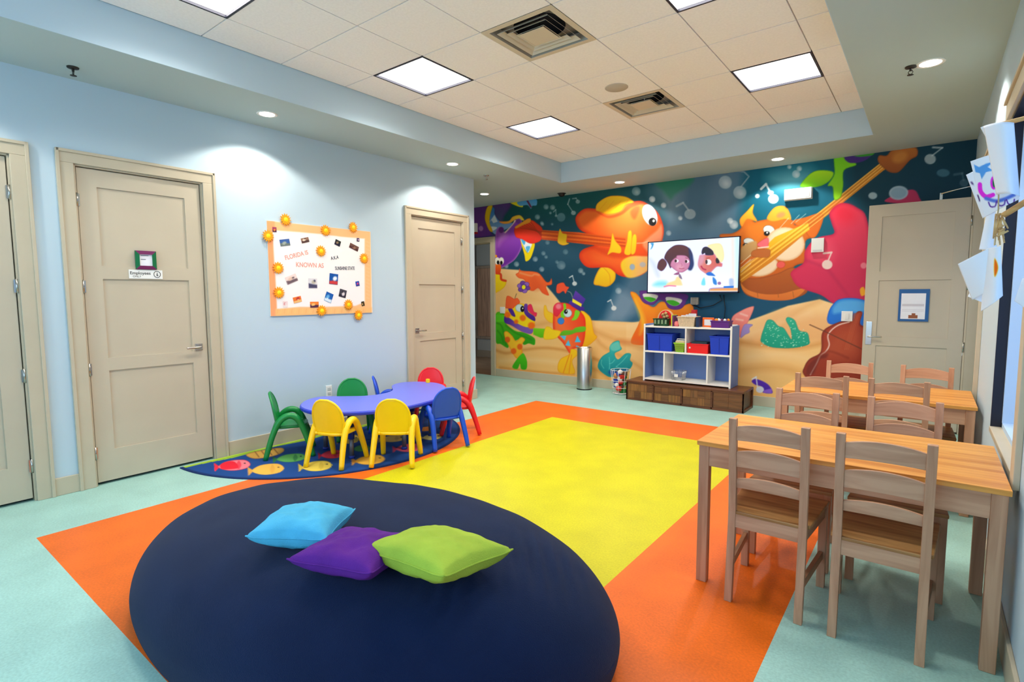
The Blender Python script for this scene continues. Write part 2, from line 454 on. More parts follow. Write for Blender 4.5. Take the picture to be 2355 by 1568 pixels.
def closed_door(name, y0, y1, hinge_side, handle):
    s = struct(name, (0, y0, 0), PI/2); w = y1-y0
    casing(s, w, DH)
    MB().box(.012, w-.012, .075, .08, 0, DH-.012).build('door_gap_shade', M_dark, s)  # dark board added behind the leaf so its gaps read as shade
    sl = struct('door_leaf', (0, 0, 0)); sl.parent = s; del sl['kind']
    sl.location = (.016, .018, 0)
    door_slab(w-.032, DH-.014, sl)
    ww = w-.032
    for z in HZ: hinge(s, .012 if hinge_side == 0 else w-.012, z, .004)
    if handle: lever(sl, .075 if hinge_side else ww-.075, 1.035, 1 if hinge_side else -1)
    return s
closed_door('door_1', -.02, .882, 1, True)
closed_door('door_2', 1.235, 2.134, 0, True)
closed_door('door_3', 4.53, 5.465, 1, True)

# back-left doorway and the hall beyond
s = struct('door_4', (-2.06, D, 0)); casing(s, .81, 2.43, .1, .09, .02, .16)
M_hall = mat('hall_taupe_paint', (132, 114, 96), .8); M_hallfl = wood('hall_floor_boards', (150, 110, 76), (104, 70, 46), .4)
b = MB(); b.box(-3.6, .4, 9.7, 9.8, 0, 2.9); b.box(.3, .4, D+.16, 9.7, 0, 2.9); b.box(-3.6, -3.5, D+.16, 9.7, 0, 2.9)
b.build('wall_hall', M_hall, kind='structure')
BX('floor_hall', -3.6, .4, D, 9.8, -.1, 0, M_hallfl, kind='structure')
BX('ceiling_hall', -3.6, .4, D+.16, 9.8, 2.9, 3.0, M_soff, kind='structure')
BX('baseboard_hall', -3.5, .3, 9.68, 9.7, 0, .16, mat('hall_baseboard', (120, 92, 66), .6), kind='structure')
s = struct('door_5', (-3.45, 9.7, 0)); wdm = wood('hall_door_wood', (150, 100, 68), (116, 74, 48), .5, 'z')
MB().box(0, .72, -.03, -.005, .5, 2.1).build('door_slab', wdm, s, bevel=.004)
b = MB(); b.box(-.06, 0, -.045, 0, .44, 2.16); b.box(.72, .78, -.045, 0, .44, 2.16); b.box(0, .72, -.045, 0, 2.1, 2.16); b.box(0, .72, -.045, 0, .44, .5)
b.build('door_casing', wood('hall_trim_wood', (128, 96, 70), (100, 72, 52), .5, 'z'), s, bevel=.003)

# right-hand double doorway: far leaf stands open against the mural, near leaf is shut
s = struct('door_6', (W, 7.22, 0), -PI/2)      # local x runs towards the camera (-y), front faces -x
casing(s, 1.89, DH, .1, .09, .018, .2)
BXs = MB().box(.012, .95, .17, .18, 0, DH-.012).build('doorway_shade_sheet', M_dark, s)  # flat dark sheet standing in for the unlit space past the doorway
near = struct('door_leaf', (0.95, .03, 0)); near.parent = s; del near['kind']; door_slab(.92, DH-.014, near)
st = struct('door_7', (W-.02, 7.262, 0), PI)   # open leaf, hinged on the right-hand jamb; local x runs to the left, back face to the camera
leaf = struct('door_leaf', (0.005, 0.0, 0)); leaf.parent = st; del leaf['kind']
leaf.location = (0.0, .0, 0)
door_slab(.872, DH-.02, leaf)
b = MB(); x = .872-.055; y = .042
b.box(x-.028, x+.028, y, y+.006, .905, 1.165); b.tube([(x, y, 1.0), (x, y+.05, 1.0)], .01, 12)
b.tube([(x, y+.05, 1.0), (x-.03, y+.052, 1.0), (x-.125, y+.05, .998)], [.011, .0095, .008], 10)
b.build('door_handle', M_chrome, leaf, bevel=.002)
for z in HZ:
    MB().tube([(-.004, .046, z-.05), (-.004, .046, z+.05)], .008, 10).build('hinge', M_chrome, st)
b = MB(); b.box(-.01, .04, .03, .036, .83, .95); b.build('strike_plate', M_white, st)
# closer arm over the open leaf
b = MB(); p0 = at(2165, 445, y=7.2); p1 = at(2240, 432, y=7.2)
b.tube([p0, (p0.x+.14, 7.24, p0.z+.035), (W-.01, 7.16, p1.z+.02)], .007, 8)
b.box(p0.x-.012, p0.x+.012, 7.22, 7.262, p0.z-.06, p0.z+.01)
b.build('door_closer_arm', M_chrome, None); tag(bpy.data.objects['door_closer_arm'], 'thin metal closer arm above the open tan door', 'door closer')

# windows ----------------------------------------------------------
def glass(name, tint):
    m = bpy.data.materials.new(name); m.use_nodes = True; nt = m.node_tree; nt.nodes.remove(nt.nodes['Principled BSDF'])
    tr = nt.nodes.new('ShaderNodeBsdfTransparent'); tr.inputs[0].default_value = (*tint, 1)
    gl = nt.nodes.new('ShaderNodeBsdfGlossy'); gl.inputs['Roughness'].default_value = .04
    lw = nt.nodes.new('ShaderNodeLayerWeight'); lw.inputs['Blend'].default_value = .5
    pw = nt.nodes.new('ShaderNodeMath'); pw.operation = 'POWER'; pw.inputs[1].default_value = 4; nt.links.new(lw.outputs['Facing'], pw.inputs[0])
    fr = nt.nodes.new('ShaderNodeMath'); fr.operation = 'MULTIPLY_ADD'; fr.inputs[1].default_value = .5; fr.inputs[2].default_value = .05; nt.links.new(pw.outputs[0], fr.inputs[0])
    mx = nt.nodes.new('ShaderNodeMixShader'); nt.links.new(fr.outputs[0], mx.inputs[0]); nt.links.new(tr.outputs[0], mx.inputs[1]); nt.links.new(gl.outputs[0], mx.inputs[2])
    nt.links.new(mx.outputs[0], nt.nodes['Material Output'].inputs[0]); return m
G_clear = glass('clear_glass', (.92, .95, .96)); G_dim = glass('sky_dimming_glass', (.42, .48, .56))  # grey-blue tint added to the side panes to dim the sky behind
M_frameD = mat('dark_window_frame', (22, 24, 40), .4); M_frameB = mat('pale_window_frame', (190, 210, 230), .5)
def window(name, win):
    y0, y1, z0, z1 = win
    s = struct(name, (W, y0, z0), 0); w = y1-y0; h = z1-z0
    b = MB(); f = .012
    for (a0, a1, c0, c1) in ((0, f, 0, h), (w-f, w, 0, h), (0, w, h-f, h)): b.box(.0, .048, a0, a1, c0, c1)
    b.build('window_reveal', M_frameD, s)
    b = MB(); f = .03
    for (a0, a1, c0, c1) in ((0, f, 0, h), (w-f, w, 0, h), (0, w, h-f, h), (0, w, 0, f)): b.box(.048, .13, a0, a1, c0, c1)
    b.box(.09, .12, 0, w, h*.46, h*.46+.025)
    b.build('window_frame', M_frameB, s)
    MB().box(.10, .105, .03, w-.03, .03, h-.03).build('window_pane', G_dim, s)
    MB().box(-.004, .10, -.0, w, -.03, .002).build('window_sill', M_tan, s, bevel=.004)
    b = MB(); b.box(-.022, 0, -.1, w+.1, h, h+.11); b.box(-.034, 0, -.11, w+.11, h+.095, h+.115)
    b.box(-.022, 0, -.1, 0, 0, h)
    b.build('window_casing', M_tan, s, bevel=.003)
window('window_1', WIN); window('window_2', WIN2)
s = struct('window_3', (.7, FY, .5)); b = MB()
for k in range(4): b.box(k*1.4525, k*1.4525+.045, -.12, -.06, 0, 2.25)
b.box(0, 4.4, -.12, -.06, 0, .05); b.box(0, 4.4, -.12, -.06, 2.2, 2.25); b.build('window_frame', M_frameD, s)
MB().box(0, 4.4, -.095, -.09, .05, 2.2).build('window_pane', G_clear, s)
MB().box(-.05, 4.45, -.16, .05, -.03, 0).build('window_sill', M_tan, s, bevel=.004)

# ================================================================== CEILING FITTINGS
M_lframe = mat('light_panel_frame', (28, 28, 44), .5)
M_panel = emit('light_diffuser', (255, 252, 246), PANEL_E)
plab = {(0, 0): 'square ceiling light panel to the left of the larger air vent', (0, 3): 'square ceiling light panel nearest the inner far-left corner of the tray',
        (0, -3): 'square ceiling light panel cut off by the top edge of the photo at left', (4, 3): 'square ceiling light panel at right near the far end of the tray',
        (4, 0): 'square ceiling light panel cut off by the top edge of the photo at right', (4, -3): 'square ceiling light panel overhead beyond the top of the photo'}
for (i, j) in LIGHTS:
    x, y = GX+T*(i+.5), GY+T*(j+.5)
    r = thing('ceiling_light', plab[(i, j)], 'ceiling light', (x, y, H2), 0, 'square light panels in the tiled ceiling')
    h = T/2; b = MB(); f = .016
    for (a0, a1, c0, c1) in ((-h, -h+f, -h, h), (h-f, h, -h, h), (-h+f, h-f, -h, -h+f), (-h+f, h-f, h-f, h)): b.box(a0, a1, c0, c1, -.003, .05)
    b.box(-h, h, -h, h, .05, .055)
    b.build('frame', M_lframe, r); MB().box(-h+f, h-f, -h+f, h-f, .014, .02).build('diffuser', M_panel, r)
    l = bpy.data.lights.new('lamp', 'AREA'); l.shape = 'SQUARE'; l.size = 2*(h-f); l.energy = PANEL_W; l.color = (1, .97, .92); l.spread = math.radians(138)
    o = bpy.data.objects.new('lamp', l); COL.objects.link(o); o.parent = r; o.location = (0, 0, .012); o.visible_camera = False
M_vent = mat('vent_tan_metal', (208, 194, 168), .5); M_vin = mat('vent_duct_black', (16, 16, 26), .7)
M_vgrey = mat('vent_inner_metal', (150, 146, 136), .4, .4)
for k, (i, j) in enumerate(VENTS):
    x, y = GX+T*(i+.5), GY+T*(j+.5)
    r = thing('air_vent', ['larger looking four-way air vent overhead, nearest the camera', 'smaller looking four-way air vent beside the round speaker'][k], 'air vent', (x, y, H2), 0, 'square ceiling air vents')
    h = T/2
    def ring(o, i_, zo, zi):      # square louvre sloping inwards
        vs = [(-o,-o,zo),(o,-o,zo),(o,o,zo),(-o,o,zo),(-i_,-i_,zi),(i_,-i_,zi),(i_,i_,zi),(-i_,i_,zi)]
        vs += [(a, b_, c+.002) for a, b_, c in vs]
        fs = []
        for q in range(4):
            n = (q+1) % 4; fs += [(q, n, 4+n, 4+q), (8+q, 12+q, 12+n, 8+n), (q, 8+q, 8+n, n), (4+q, 4+n, 12+n, 12+q)]
        return MB().add(vs, fs)
    b = ring(h, h-.045, -.002, -.002); b.build('frame', M_vent, r)
    ring(h-.045, h-.075, -.002, .05).build('louvre', M_vgrey, r)
    ring(h-.085, h-.115, -.006, .022).build('louvre', M_vent, r)
    ring(h-.135, h-.16, -.002, .02).build('louvre', M_vent, r)
    b = ring(h-.185, h-.21, -.004, .012); b.box(-h+.2, h-.2, -h+.2, h-.2, -.004, -.001); b.build('louvre', M_vent, r)
    MB().lathe([(.19, .068), (.19, .16), (.0, .16)], seg=32, cap=False).build('duct', M_vin, r)
    b = MB(); [b.add([(h*math.copysign(min(1, abs(math.cos(q))*1.4142), math.cos(q)), h*math.copysign(min(1, abs(math.sin(q))*1.4142), math.sin(q)), .071) for q in (PI*k/16, PI*(k+1)/16)]+[(.19*math.cos(q), .19*math.sin(q), .071) for q in (PI*(k+1)/16, PI*k/16)], [(0, 1, 2, 3)]) for k in range(32)]; b.build('back_pan', M_vgrey, r)
    MB().tube([(0, 0, -.002), (0, 0, .15)], .004, 8).build('centre_rod', M_chrome, r)
r = MB().lathe([(.001, 0), (.1, 0), (.105, .004), (.105, .01), (.0, .01)][::-1], seg=40).build('ceiling_speaker', mat('speaker_grille', (196, 184, 166), .8, bump=.4, bs=500))
r.location = (2.73, 4.61, H2-.006); tag(r, 'round flat speaker grille set in the ceiling tile above the smaller vent', 'speaker')

M_dl = emit('downlight_lens', (255, 253, 248), 9)
def downlight(x, y, label, size=128, w=SPOT_W):
    r = thing('downlight', label, 'downlight', (x, y, H1), 0, 'round recessed downlights in the low soffit')
    MB().lathe([(.062, -.002), (.078, -.006), (.086, -.003), (.086, .0)], seg=36, cap=False).build('trim_ring', M_white, r)
    MB().lathe([(.0, -.0035), (.063, -.0035), (.063, -.002), (0, -.002)], seg=32, cap=False).build('lens', M_dl, r)
    l = bpy.data.lights.new('bulb', 'SPOT'); l.energy = w; l.color = (1, .95, .86); l.spot_size = math.radians(size); l.spot_blend = .22; l.shadow_soft_size = .05
    o = bpy.data.objects.new('bulb', l); COL.objects.link(o); o.parent = r; o.location = (0, 0, -.02)
downlight(.38, 2.55, 'downlight above the wall between the second door and the notice board')
downlight(.38, 4.89, 'downlight above the narrow closed door at the end of the blue wall')
downlight(.38, .21, 'downlight above the first tan door, beyond the left of the photo')
downlight(-.6, 6.63, 'small downlight over the passage left of the mural', w=30)
downlight(1.49, 7.17, 'downlight above the big orange fish of the mural', w=30)
downlight(3.57, 7.15, 'downlight above the white emergency light box on the mural', w=30)
downlight(5.01, 4.88, 'downlight in the right-hand soffit beside the sprinkler head')
downlight(5.01, 2.55, 'downlight in the right-hand soffit over the nearer table, out of the photo')
def sprinkler(x, y, label, m=M_chrome):
    r = thing('sprinkler', label, 'sprinkler', (x, y, H1), 0, 'sprinkler heads in the soffit')
    MB().lathe([(.0, 0), (.036, 0), (.034, -.008), (.016, -.012), (.0, -.012)], seg=24, cap=False).build('escutcheon', m, r)
    b = MB(); b.tube([(0, 0, -.008), (0, 0, -.03)], .008, 10)
    for sx in (-1, 1): b.tube([(.006*sx, 0, -.025), (.014*sx, 0, -.038), (.006*sx, 0, -.055)], .0025, 8)
    b.build('frame_arms', m, r)
    b = MB(); b.lathe([(0, -.056), (.02, -.056), (.02, -.058), (0, -.058)], seg=18, cap=False); b.build('deflector', m, r)
sprinkler(.27, 1.21, 'dark sprinkler head in the soffit at the upper left of the room', mat('aged_bronze', (60, 56, 50), .5, .6))
sprinkler(.30, 5.62, 'sprinkler head in the soffit near the corner of the blue wall')
sprinkler(4.90, 4.87, 'sprinkler head beside the downlight in the right-hand soffit', mat('aged_bronze', (60, 56, 50)))
r = MB().lathe([(.0, -.055), (.03, -.05), (.048, -.03), (.055, -.008), (.07, -.006), (.07, 0)], seg=28, cap=False).build('security_camera', M_black)
r.location = (at(1301, 447, z=H1).x, at(1301, 447, z=H1).y-.12, H1); tag(r, 'small black dome fixed to the soffit above the mural', 'dome camera')
# ================================================================== THE MURAL (flat artwork on the back wall)
def Zf(ox, oy, s): return lambda pts: [(ox+x/s, oy+y/s) for x, y in pts]
Z1 = Zf(1080, 400, 3.015); Z2 = Zf(1480, 330, 4.02); Z3 = Zf(1400, 660, 3.925); Z4 = Zf(1840, 300, 2.6136)
ZA = Zf(1080, 440, 6.03); ZB = Zf(1140, 640, 6.817); ZC = Zf(1360, 770, 10.45)
step = .0078
nu = int(8.0/step)+1; nv = int((H1-BH)/step)+1
ux = np.linspace(-2.59, W-.001, nu); uz = np.linspace(BH, H1-.001, nv)
UX, UZ = np.meshgrid(ux, uz)
XYZ = np.stack([UX.ravel(), np.full(UX.size, D-.003), UZ.ravel()], 1)
PX, PY = topx(XYZ)
P = Paint(PX, PY, (14, 68, 82))
# water: green at the left, dusty blue in the middle, deep teal at the right
P.poly([(900, 380), (1420, 380), (1400, 560), (1300, 640), (900, 640)], (16, 76, 74), soft=50)
P.poly([(1240, 520), (1560, 560), (1560, 800), (1140, 800), (1140, 560)], (22, 66, 88), soft=40)
P.poly([(1700, 360), (1900, 340), (2010, 470), (2010, 700), (1860, 640), (1720, 560)], (0, 92, 116), soft=45)
P.poly([(1960, 300), (2300, 300), (2300, 560), (2000, 520)], (4, 52, 68), soft=30)
P.poly([(1400, 640), (1950, 640), (1950, 820), (1400, 820)], (18, 74, 104), soft=25)
# beams of light falling from the surface, then a painted downlight pool
P.poly([(1545, 400), (1715, 370), (1700, 520), (1690, 600), (1480, 730), (1382, 745), (1440, 640), (1520, 540)], (92, 118, 142), soft=14, a=.75, smooth=False)
P.poly([(1640, 385), (1705, 375), (1665, 560), (1610, 600)], (120, 140, 160), soft=16, a=.35, smooth=False)
P.poly([(1420, 660), (1470, 690), (1435, 745), (1392, 745)], (150, 168, 186), soft=12, a=.5, smooth=False)
P.poly([(1500, 430), (1560, 420), (1545, 500)], (150, 170, 178), soft=25, a=.6)
P.poly([(1775, 402), (1860, 392), (1850, 425), (1790, 430)], (170, 220, 225), soft=25, a=.55)  # pool of light from the downlight above, painted into the mural
# green weed along the top edge
P.poly(Z2([(120, 350), (440, 310), (430, 380), (300, 470), (250, 520), (180, 440)]), (30, 120, 84), (70, 130, 112), soft=5, a=.9)
# sandy sea bed
S0, S1, SD = (250, 208, 148), (240, 178, 100), (214, 136, 58)
P.poly(Z1([(-200, 640), (185, 655), (340, 665), (450, 695), (520, 760), (580, 830), (640, 905), (760, 1010), (850, 1015), (1180, 1030), (1400, 1050), (1400, 1500), (-200, 1500)]), (248, 204, 146), S1, soft=1.5, smooth=False)
P.poly([(1440, 745), (1475, 738), (1560, 760), (1700, 745), (1780, 716), (1812, 703), (1885, 688), (1960, 712), (2020, 700), (2300, 700), (2300, 960), (1440, 960)], S0, S1, soft=1.5, smooth=False)
P.poly(Z3([(1190, 500), (1500, 240), (1850, 240), (2300, 330), (2300, 560), (1900, 500), (1600, 540), (1200, 510)]), (240, 186, 128), (236, 172, 108), soft=12)
P.poly([(1190, 650), (1230, 668), (1262, 700), (1300, 745), (1360, 800), (1280, 800), (1190, 720), (1140, 700), (1130, 620)], (238, 184, 112), soft=20, a=.7)
for pts, w, a in (([(1140, 805), (1165, 812), (1200, 805), (1260, 800), (1330, 812), (1380, 830)], 5, .7), ([(1140, 742), (1200, 752), (1260, 742), (1290, 735)], 8, .35),
                  ([(1365, 760), (1400, 775), (1440, 790), (1480, 800)], 8, .4), ([(1330, 845), (1370, 850), (1400, 870)], 6, .5),
                  ([(1705, 787), (1760, 795), (1830, 800), (1890, 790)], 8, .5), ([(1700, 850), (1790, 845), (1860, 865), (1930, 900)], 12, .4),
                  ([(1360, 738), (1380, 790), (1450, 830), (1480, 850)], 6, .4), ([(1150, 845), (1250, 856), (1320, 860)], 4, .6), ([(1885, 690), (1830, 720), (1790, 760), (1750, 790)], 10, .25)):
    P.line(pts, w, (200, 118, 44), soft=w*.8, a=a)
for pts, w in (([(1190, 700), (1250, 705), (1300, 730)], 10), ([(1380, 745), (1440, 750), (1480, 745)], 10), ([(1720, 770), (1800, 740), (1860, 720)], 14), ([(1150, 830), (1230, 828), (1300, 835)], 8), ([(1720, 820), (1800, 815), (1880, 830)], 14)):
    P.line(pts, w, (250, 214, 160), soft=w*.8, a=.5)
# bubbles and notes
def bubble(x, y, r, a=.55): P.ell(x, y, r, r, 0, (200, 210, 212), soft=1.2, a=a*.7, hl=(x-r*.2, y-r*.25, r*.7)); P.ell(x+r*.2, y+r*.25, r*.5, r*.5, 0, (240, 240, 236), soft=r*.4, a=a*.6)
def note(x, y, r, dx, dy, fx, fy, a=.9, w=1.8, c=(226, 228, 226)):
    P.ell(x, y, r, r*.9, 0, c, soft=1, a=a); P.line([(x+dx*.15, y-r*.6), (x+dx, y+dy)], w, c, a=a, smooth=False); P.line([(x+dx, y+dy), (x+dx+fx, y+dy+fy)], w*1.4, c, a=a, smooth=False)
P.ell(*Z1([(635, 300)])[0], 9.5, 10, 0, (112, 150, 156), soft=1, a=.7)
note(*Z1([(600, 290)])[0], 3, -1, -14, -5, 5, .5)
note(*Z1([(720, 270)])[0], 5.5, -13, -20, 4, -12, .6); note(*Z1([(750, 192)])[0], 5, -4, -8, -8, 1, .5)
note(*Z1([(728, 760)])[0], 5.5, -5, -18, -7, 4); note(*Z1([(1000, 930)])[0], 6, -7, -19, -7, 4); note(*Z1([(235, 535)])[0], 5.5, -9, -17, -7, 4)
for x, y, r in ((530, 228, 6), (470, 298, 6), (505, 348, 4), (575, 232, 6), (540, 475, 5), (512, 550, 5), (530, 575, 4), (455, 590, 6), (665, 540, 6), (635, 632, 10), (605, 610, 4), (325, 625, 6), (500, 660, 6), (770, 670, 6), (790, 690, 4),
                (255, 638, 5), (75, 378, 5), (572, 348, 3), (1265, 175, 7), (1345, 218, 6), (1155, 120, 10), (1032, 810, 7), (1380, 410, 6), (500, 340, 4), (560, 270, 3)):
    bubble(1080+x/3.015, 400+y/3.015, r)
P.poly([(1250, 525), (1345, 520), (1345, 600), (1260, 610)], (40, 84, 104), soft=20, a=.5)
for x, y, r in ((755, 358, 15), (890, 452, 15), (80, 515, 7), (185, 570, 6), (835, 750, 10), (800, 715, 7), (340, 690, 5), (1348, 215, 5), (1440, 232, 6), (1410, 282, 9)):
    bubble(1480+x/4.02, 330+y/4.02, r, .8)
P.line(Z2([(900, 400), (975, 305), (930, 262), (840, 250)]), 3, (170, 180, 186), a=.7, smooth=False)
note(*Z2([(430, 652)])[0], 13, -16, -26, -15, 8, .75, 3.4, (176, 190, 196)); note(*Z2([(1200, 512)])[0], 12, -17, -34, -11, 11, .95, 4, (214, 226, 228))
P.ell(*Z2([(1175, 455)])[0], 7, 5, 0, (214, 226, 228)); P.ell(*Z2([(1052, 485)])[0], 5, 5, 0, (220, 230, 232))
note(*Z4([(782, 172)])[0], 13, 28, -26, -22, -1, .7, 3); P.ell(*Z4([(860, 255)])[0], 15, 9, 0, (86, 128, 146), a=.7)
note(*Z4([(985, 315)])[0], 10, -4, -22, -18, 3, .5, 4, (110, 130, 142)); P.ell(*Z4([(437, 392)])[0], 10, 8, 0, (200, 214, 220), a=.8)
note(*Z4([(163, 806)])[0], 12, 10, -28, -18, 2, 1, 3, (244, 214, 204))

# --- purple pelican-like creature at the far left
P.poly([(900, 440), (1130, 430), (1110, 480), (1090, 545), (1150, 620), (900, 640)], (108, 46, 140), (84, 44, 120), soft=2, smooth=False)
P.poly(ZA([(50, 225), (560, 160), (480, 330), (430, 420), (350, 330), (330, 220), (300, 560), (380, 600), (330, 620), (50, 620)]), (112, 56, 148), (86, 46, 116), g=((1090, 520), (1150, 470)), soft=4)
P.poly(ZA([(320, 190), (520, 165), (520, 250), (470, 330), (430, 420), (380, 360)]), (90, 56, 130), (60, 90, 110), soft=5, a=.9)
P.poly(ZA([(300, 230), (345, 240), (350, 320), (440, 430), (620, 440), (560, 500), (460, 545), (370, 600), (280, 520), (255, 400)]), (46, 120, 196), (150, 176, 214), soft=1)
P.poly(ZA([(275, 425), (345, 325), (390, 420), (330, 440), (300, 400)]), (222, 232, 240), soft=1, smooth=False)
P.poly(ZA([(290, 490), (380, 500), (330, 545), (300, 540)]), (236, 240, 244), soft=1)
P.poly(ZA([(255, 205), (318, 195), (285, 330), (280, 440), (320, 555), (270, 540), (215, 400), (220, 290)]), (248, 206, 30), (240, 180, 20), edge=(210, 150, 20), ew=2, soft=.8)
P.poly(ZA([(410, 418), (540, 410), (600, 350), (700, 330), (760, 400), (700, 400), (640, 390), (560, 440), (470, 450)]), (246, 150, 60), (244, 216, 60), g=((1150, 0), (1200, 0)), edge=(220, 120, 40), ew=2, soft=.8)
P.poly(ZA([(360, 600), (400, 500), (440, 500), (490, 560), (640, 400), (700, 380), (720, 440), (640, 560), (720, 640), (720, 780), (640, 930), (540, 1010), (430, 1060), (360, 1000)]), (152, 72, 176), (100, 34, 148), g=((1145, 520), (1195, 610)), edge=(176, 110, 190), ew=5, soft=1)
P.poly(ZA([(400, 620), (480, 560), (520, 620), (440, 700), (400, 760)]), (196, 130, 204), soft=6, a=.6)
P.ell(*ZA([(440, 535)])[0], 6, 7, 0, (104, 40, 120)); P.ell(*ZA([(675, 415)])[0], 6, 5, 0, (116, 56, 140))
P.poly(ZA([(490, 560), (590, 460), (620, 400), (640, 410), (560, 510), (500, 575)]), (240, 214, 190), soft=1)
P.poly(ZA([(700, 650), (720, 740), (760, 880), (780, 970), (850, 920), (905, 740), (860, 720), (840, 800), (800, 850), (740, 740)]), (250, 220, 10), edge=(240, 180, 10), ew=2, soft=.8)
P.poly(ZA([(715, 660), (860, 700), (840, 800), (805, 850), (750, 760)]), (238, 244, 248), soft=.8); P.poly(ZA([(715, 660), (770, 690), (760, 740), (730, 710)]), (70, 170, 220), soft=.8); P.poly(ZA([(780, 770), (840, 765), (805, 845)]), (90, 180, 226), soft=.8)
P.poly(ZA([(560, 150), (700, 130), (740, 215), (660, 205)]), (244, 222, 30), soft=.8)
P.poly(ZA([(660, 150), (780, 120), (920, 105), (930, 190), (870, 200), (850, 240), (800, 190), (700, 200)]), (70, 150, 200), (120, 180, 214), soft=.8); P.line(ZA([(800, 130), (850, 215)]), 4, (110, 40, 70))
P.ell(*ZA([(158, 515)])[0], 5, 6, 0, (200, 150, 210), a=.8)
# --- duck at the door edge
P.poly(ZA([(360, 1100), (420, 1130), (440, 1200), (510, 1240), (480, 1330), (380, 1400), (350, 1380)]), (252, 222, 20), (240, 200, 20), edge=(230, 170, 20), ew=3, soft=.8)
P.line(ZA([(370, 1130), (430, 1150), (440, 1220), (500, 1240)]), 5, (214, 60, 30)); P.poly(ZA([(340, 1010), (430, 1020), (430, 1110), (400, 1150), (350, 1130)]), (250, 120, 20), (220, 60, 30), soft=.8)
for x in (385, 440): P.ell(*ZA([(x, 965)])[0], 6, 8.5, 0, (250, 246, 230), soft=.8)
for x, y in ((395, 985), (440, 990)): P.ell(*ZA([(x, y)])[0], 3, 4.5, 0, (14, 10, 10), soft=.6)
P.poly(ZA([(350, 880), (378, 885), (378, 915), (350, 910)]), (250, 160, 20), soft=.8)
# --- starfish on the dune
P.poly(ZA([(640, 1150), (680, 1120), (690, 1070), (720, 1100), (880, 1110), (970, 1140), (1060, 1250), (1110, 1250), (1135, 1205), (1140, 1290), (1060, 1320), (1100, 1440), (1010, 1410), (950, 1340), (880, 1380), (810, 1350), (760, 1230), (680, 1200)]), (252, 116, 52), (238, 84, 34), edge=(226, 74, 30), ew=3, soft=1)
P.poly(ZA([(820, 1240), (900, 1150), (960, 1230), (1000, 1330), (900, 1370)]), (230, 86, 40), soft=6, a=.5); P.line(ZA([(700, 1130), (850, 1170), (900, 1150), (960, 1160)]), 3, (255, 180, 120), soft=2, a=.7)
# --- flower on a stalk
P.line(ZA([(640, 1530), (630, 1480), (650, 1420)]), 1, (90, 70, 50))
for k in range(6):
    a = k*PI/3+.3; P.ell(1080+750/6.03+9*math.cos(a), 440+1325/6.03+9*math.sin(a), 6.5, 5.5, 0, (150, 100, 186) if k % 2 else (112, 64, 156), edge=(60, 36, 100), ew=1.6, soft=.7)
P.ell(*ZA([(750, 1325)])[0], 7, 7, 0, (96, 56, 140)); P.ell(*ZA([(750, 1328)])[0], 4.3, 5, 0, (248, 236, 30), soft=.7)
# --- the guitar-playing orange fish
O1, O2, OE = (252, 120, 40), (238, 64, 20), (216, 44, 14)
P.poly(Z1([(860, 760), (880, 690), (920, 640), (1000, 650), (1010, 730), (960, 780), (900, 775)]), (252, 214, 30), (240, 180, 20), edge=(226, 140, 20), ew=4, soft=1)
P.line(Z1([(930, 650), (970, 700), (975, 770)]), 2, (230, 150, 20), a=.7)
P.poly(Z1([(740, 290), (800, 240), (900, 240), (960, 215), (1040, 190), (1130, 190), (1200, 190), (1290, 250), (1335, 330), (1345, 420), (1300, 560), (1240, 660), (1180, 705), (1090, 715), (1030, 700), (960, 650), (830, 650), (775, 610), (760, 560), (790, 520), (870, 490), (860, 440), (770, 390), (738, 340)]), O1, O2, edge=OE, ew=11, soft=1)
P.poly(Z1([(960, 300), (1180, 280), (1210, 380), (1180, 450), (1000, 440), (930, 380)]), (255, 140, 60), soft=18, a=.6)
P.poly(Z1([(860, 560), (1000, 560), (1120, 600), (1080, 660), (900, 620)]), (255, 128, 50), soft=12, a=.5)
P.poly(Z1([(800, 490), (860, 500), (1140, 560), (1000, 580), (860, 520)]), (206, 50, 16), soft=4, a=.5)
P.poly(Z1([(875, 250), (885, 205), (950, 160), (1020, 150), (1090, 160), (1140, 195), (1080, 215), (1040, 260), (960, 280), (900, 262)]), (252, 200, 30), (246, 170, 20), edge=(230, 130, 20), ew=3, soft=1)
P.poly(Z1([(880, 260), (960, 290), (1050, 262), (1100, 215), (1215, 195), (1120, 235), (1050, 285), (960, 305)]), (220, 56, 20), soft=2, a=.7)
for q in range(4): P.line(Z1([(900+q*55, 250-q*8), (950+q*50, 190-q*3)]), 1.2, (236, 150, 20), a=.6, smooth=False)
P.poly(Z1([(1115, 260), (1150, 225), (1180, 235), (1150, 310), (1125, 300)]), (226, 60, 24), soft=3, a=.6)
P.poly(Z1([(1330, 350), (1300, 390), (1240, 440), (1200, 490), (1240, 560), (1190, 620), (1180, 690), (1250, 640), (1310, 540), (1338, 430)]), (255, 170, 130), soft=3, a=.7)
P.poly(Z1([(1050, 650), (1060, 600), (1120, 570), (1200, 570), (1240, 580), (1240, 660), (1160, 712), (1090, 715)]), (252, 206, 40), (252, 190, 110), g=((1428, 0), (1470, 0)), soft=2)
P.ell(*Z1([(1128, 645)])[0], 6, 7, 0, (150, 176, 210), a=.9); P.ell(*Z1([(1200, 628)])[0], 7, 6, 0, (186, 186, 200), a=.8)
P.ell(*Z1([(1250, 285)])[0], 16, 26, -22, (250, 250, 252), soft=.9, edge=(190, 200, 220), ew=3)
P.ell(*Z1([(1268, 332)])[0], 9, 9.5, 0, (14, 12, 14), soft=.8); P.ell(*Z1([(1276, 325)])[0], 2.6, 3, 0, (255, 255, 255), soft=.5)
P.line(Z1([(1150, 480), (1200, 478), (1240, 465)]), 2, (255, 190, 150), a=.8)
P.poly(Z1([(1235, 660), (1387, 560), (1387, 800), (1235, 800)]), (30, 70, 100), soft=4, a=0)
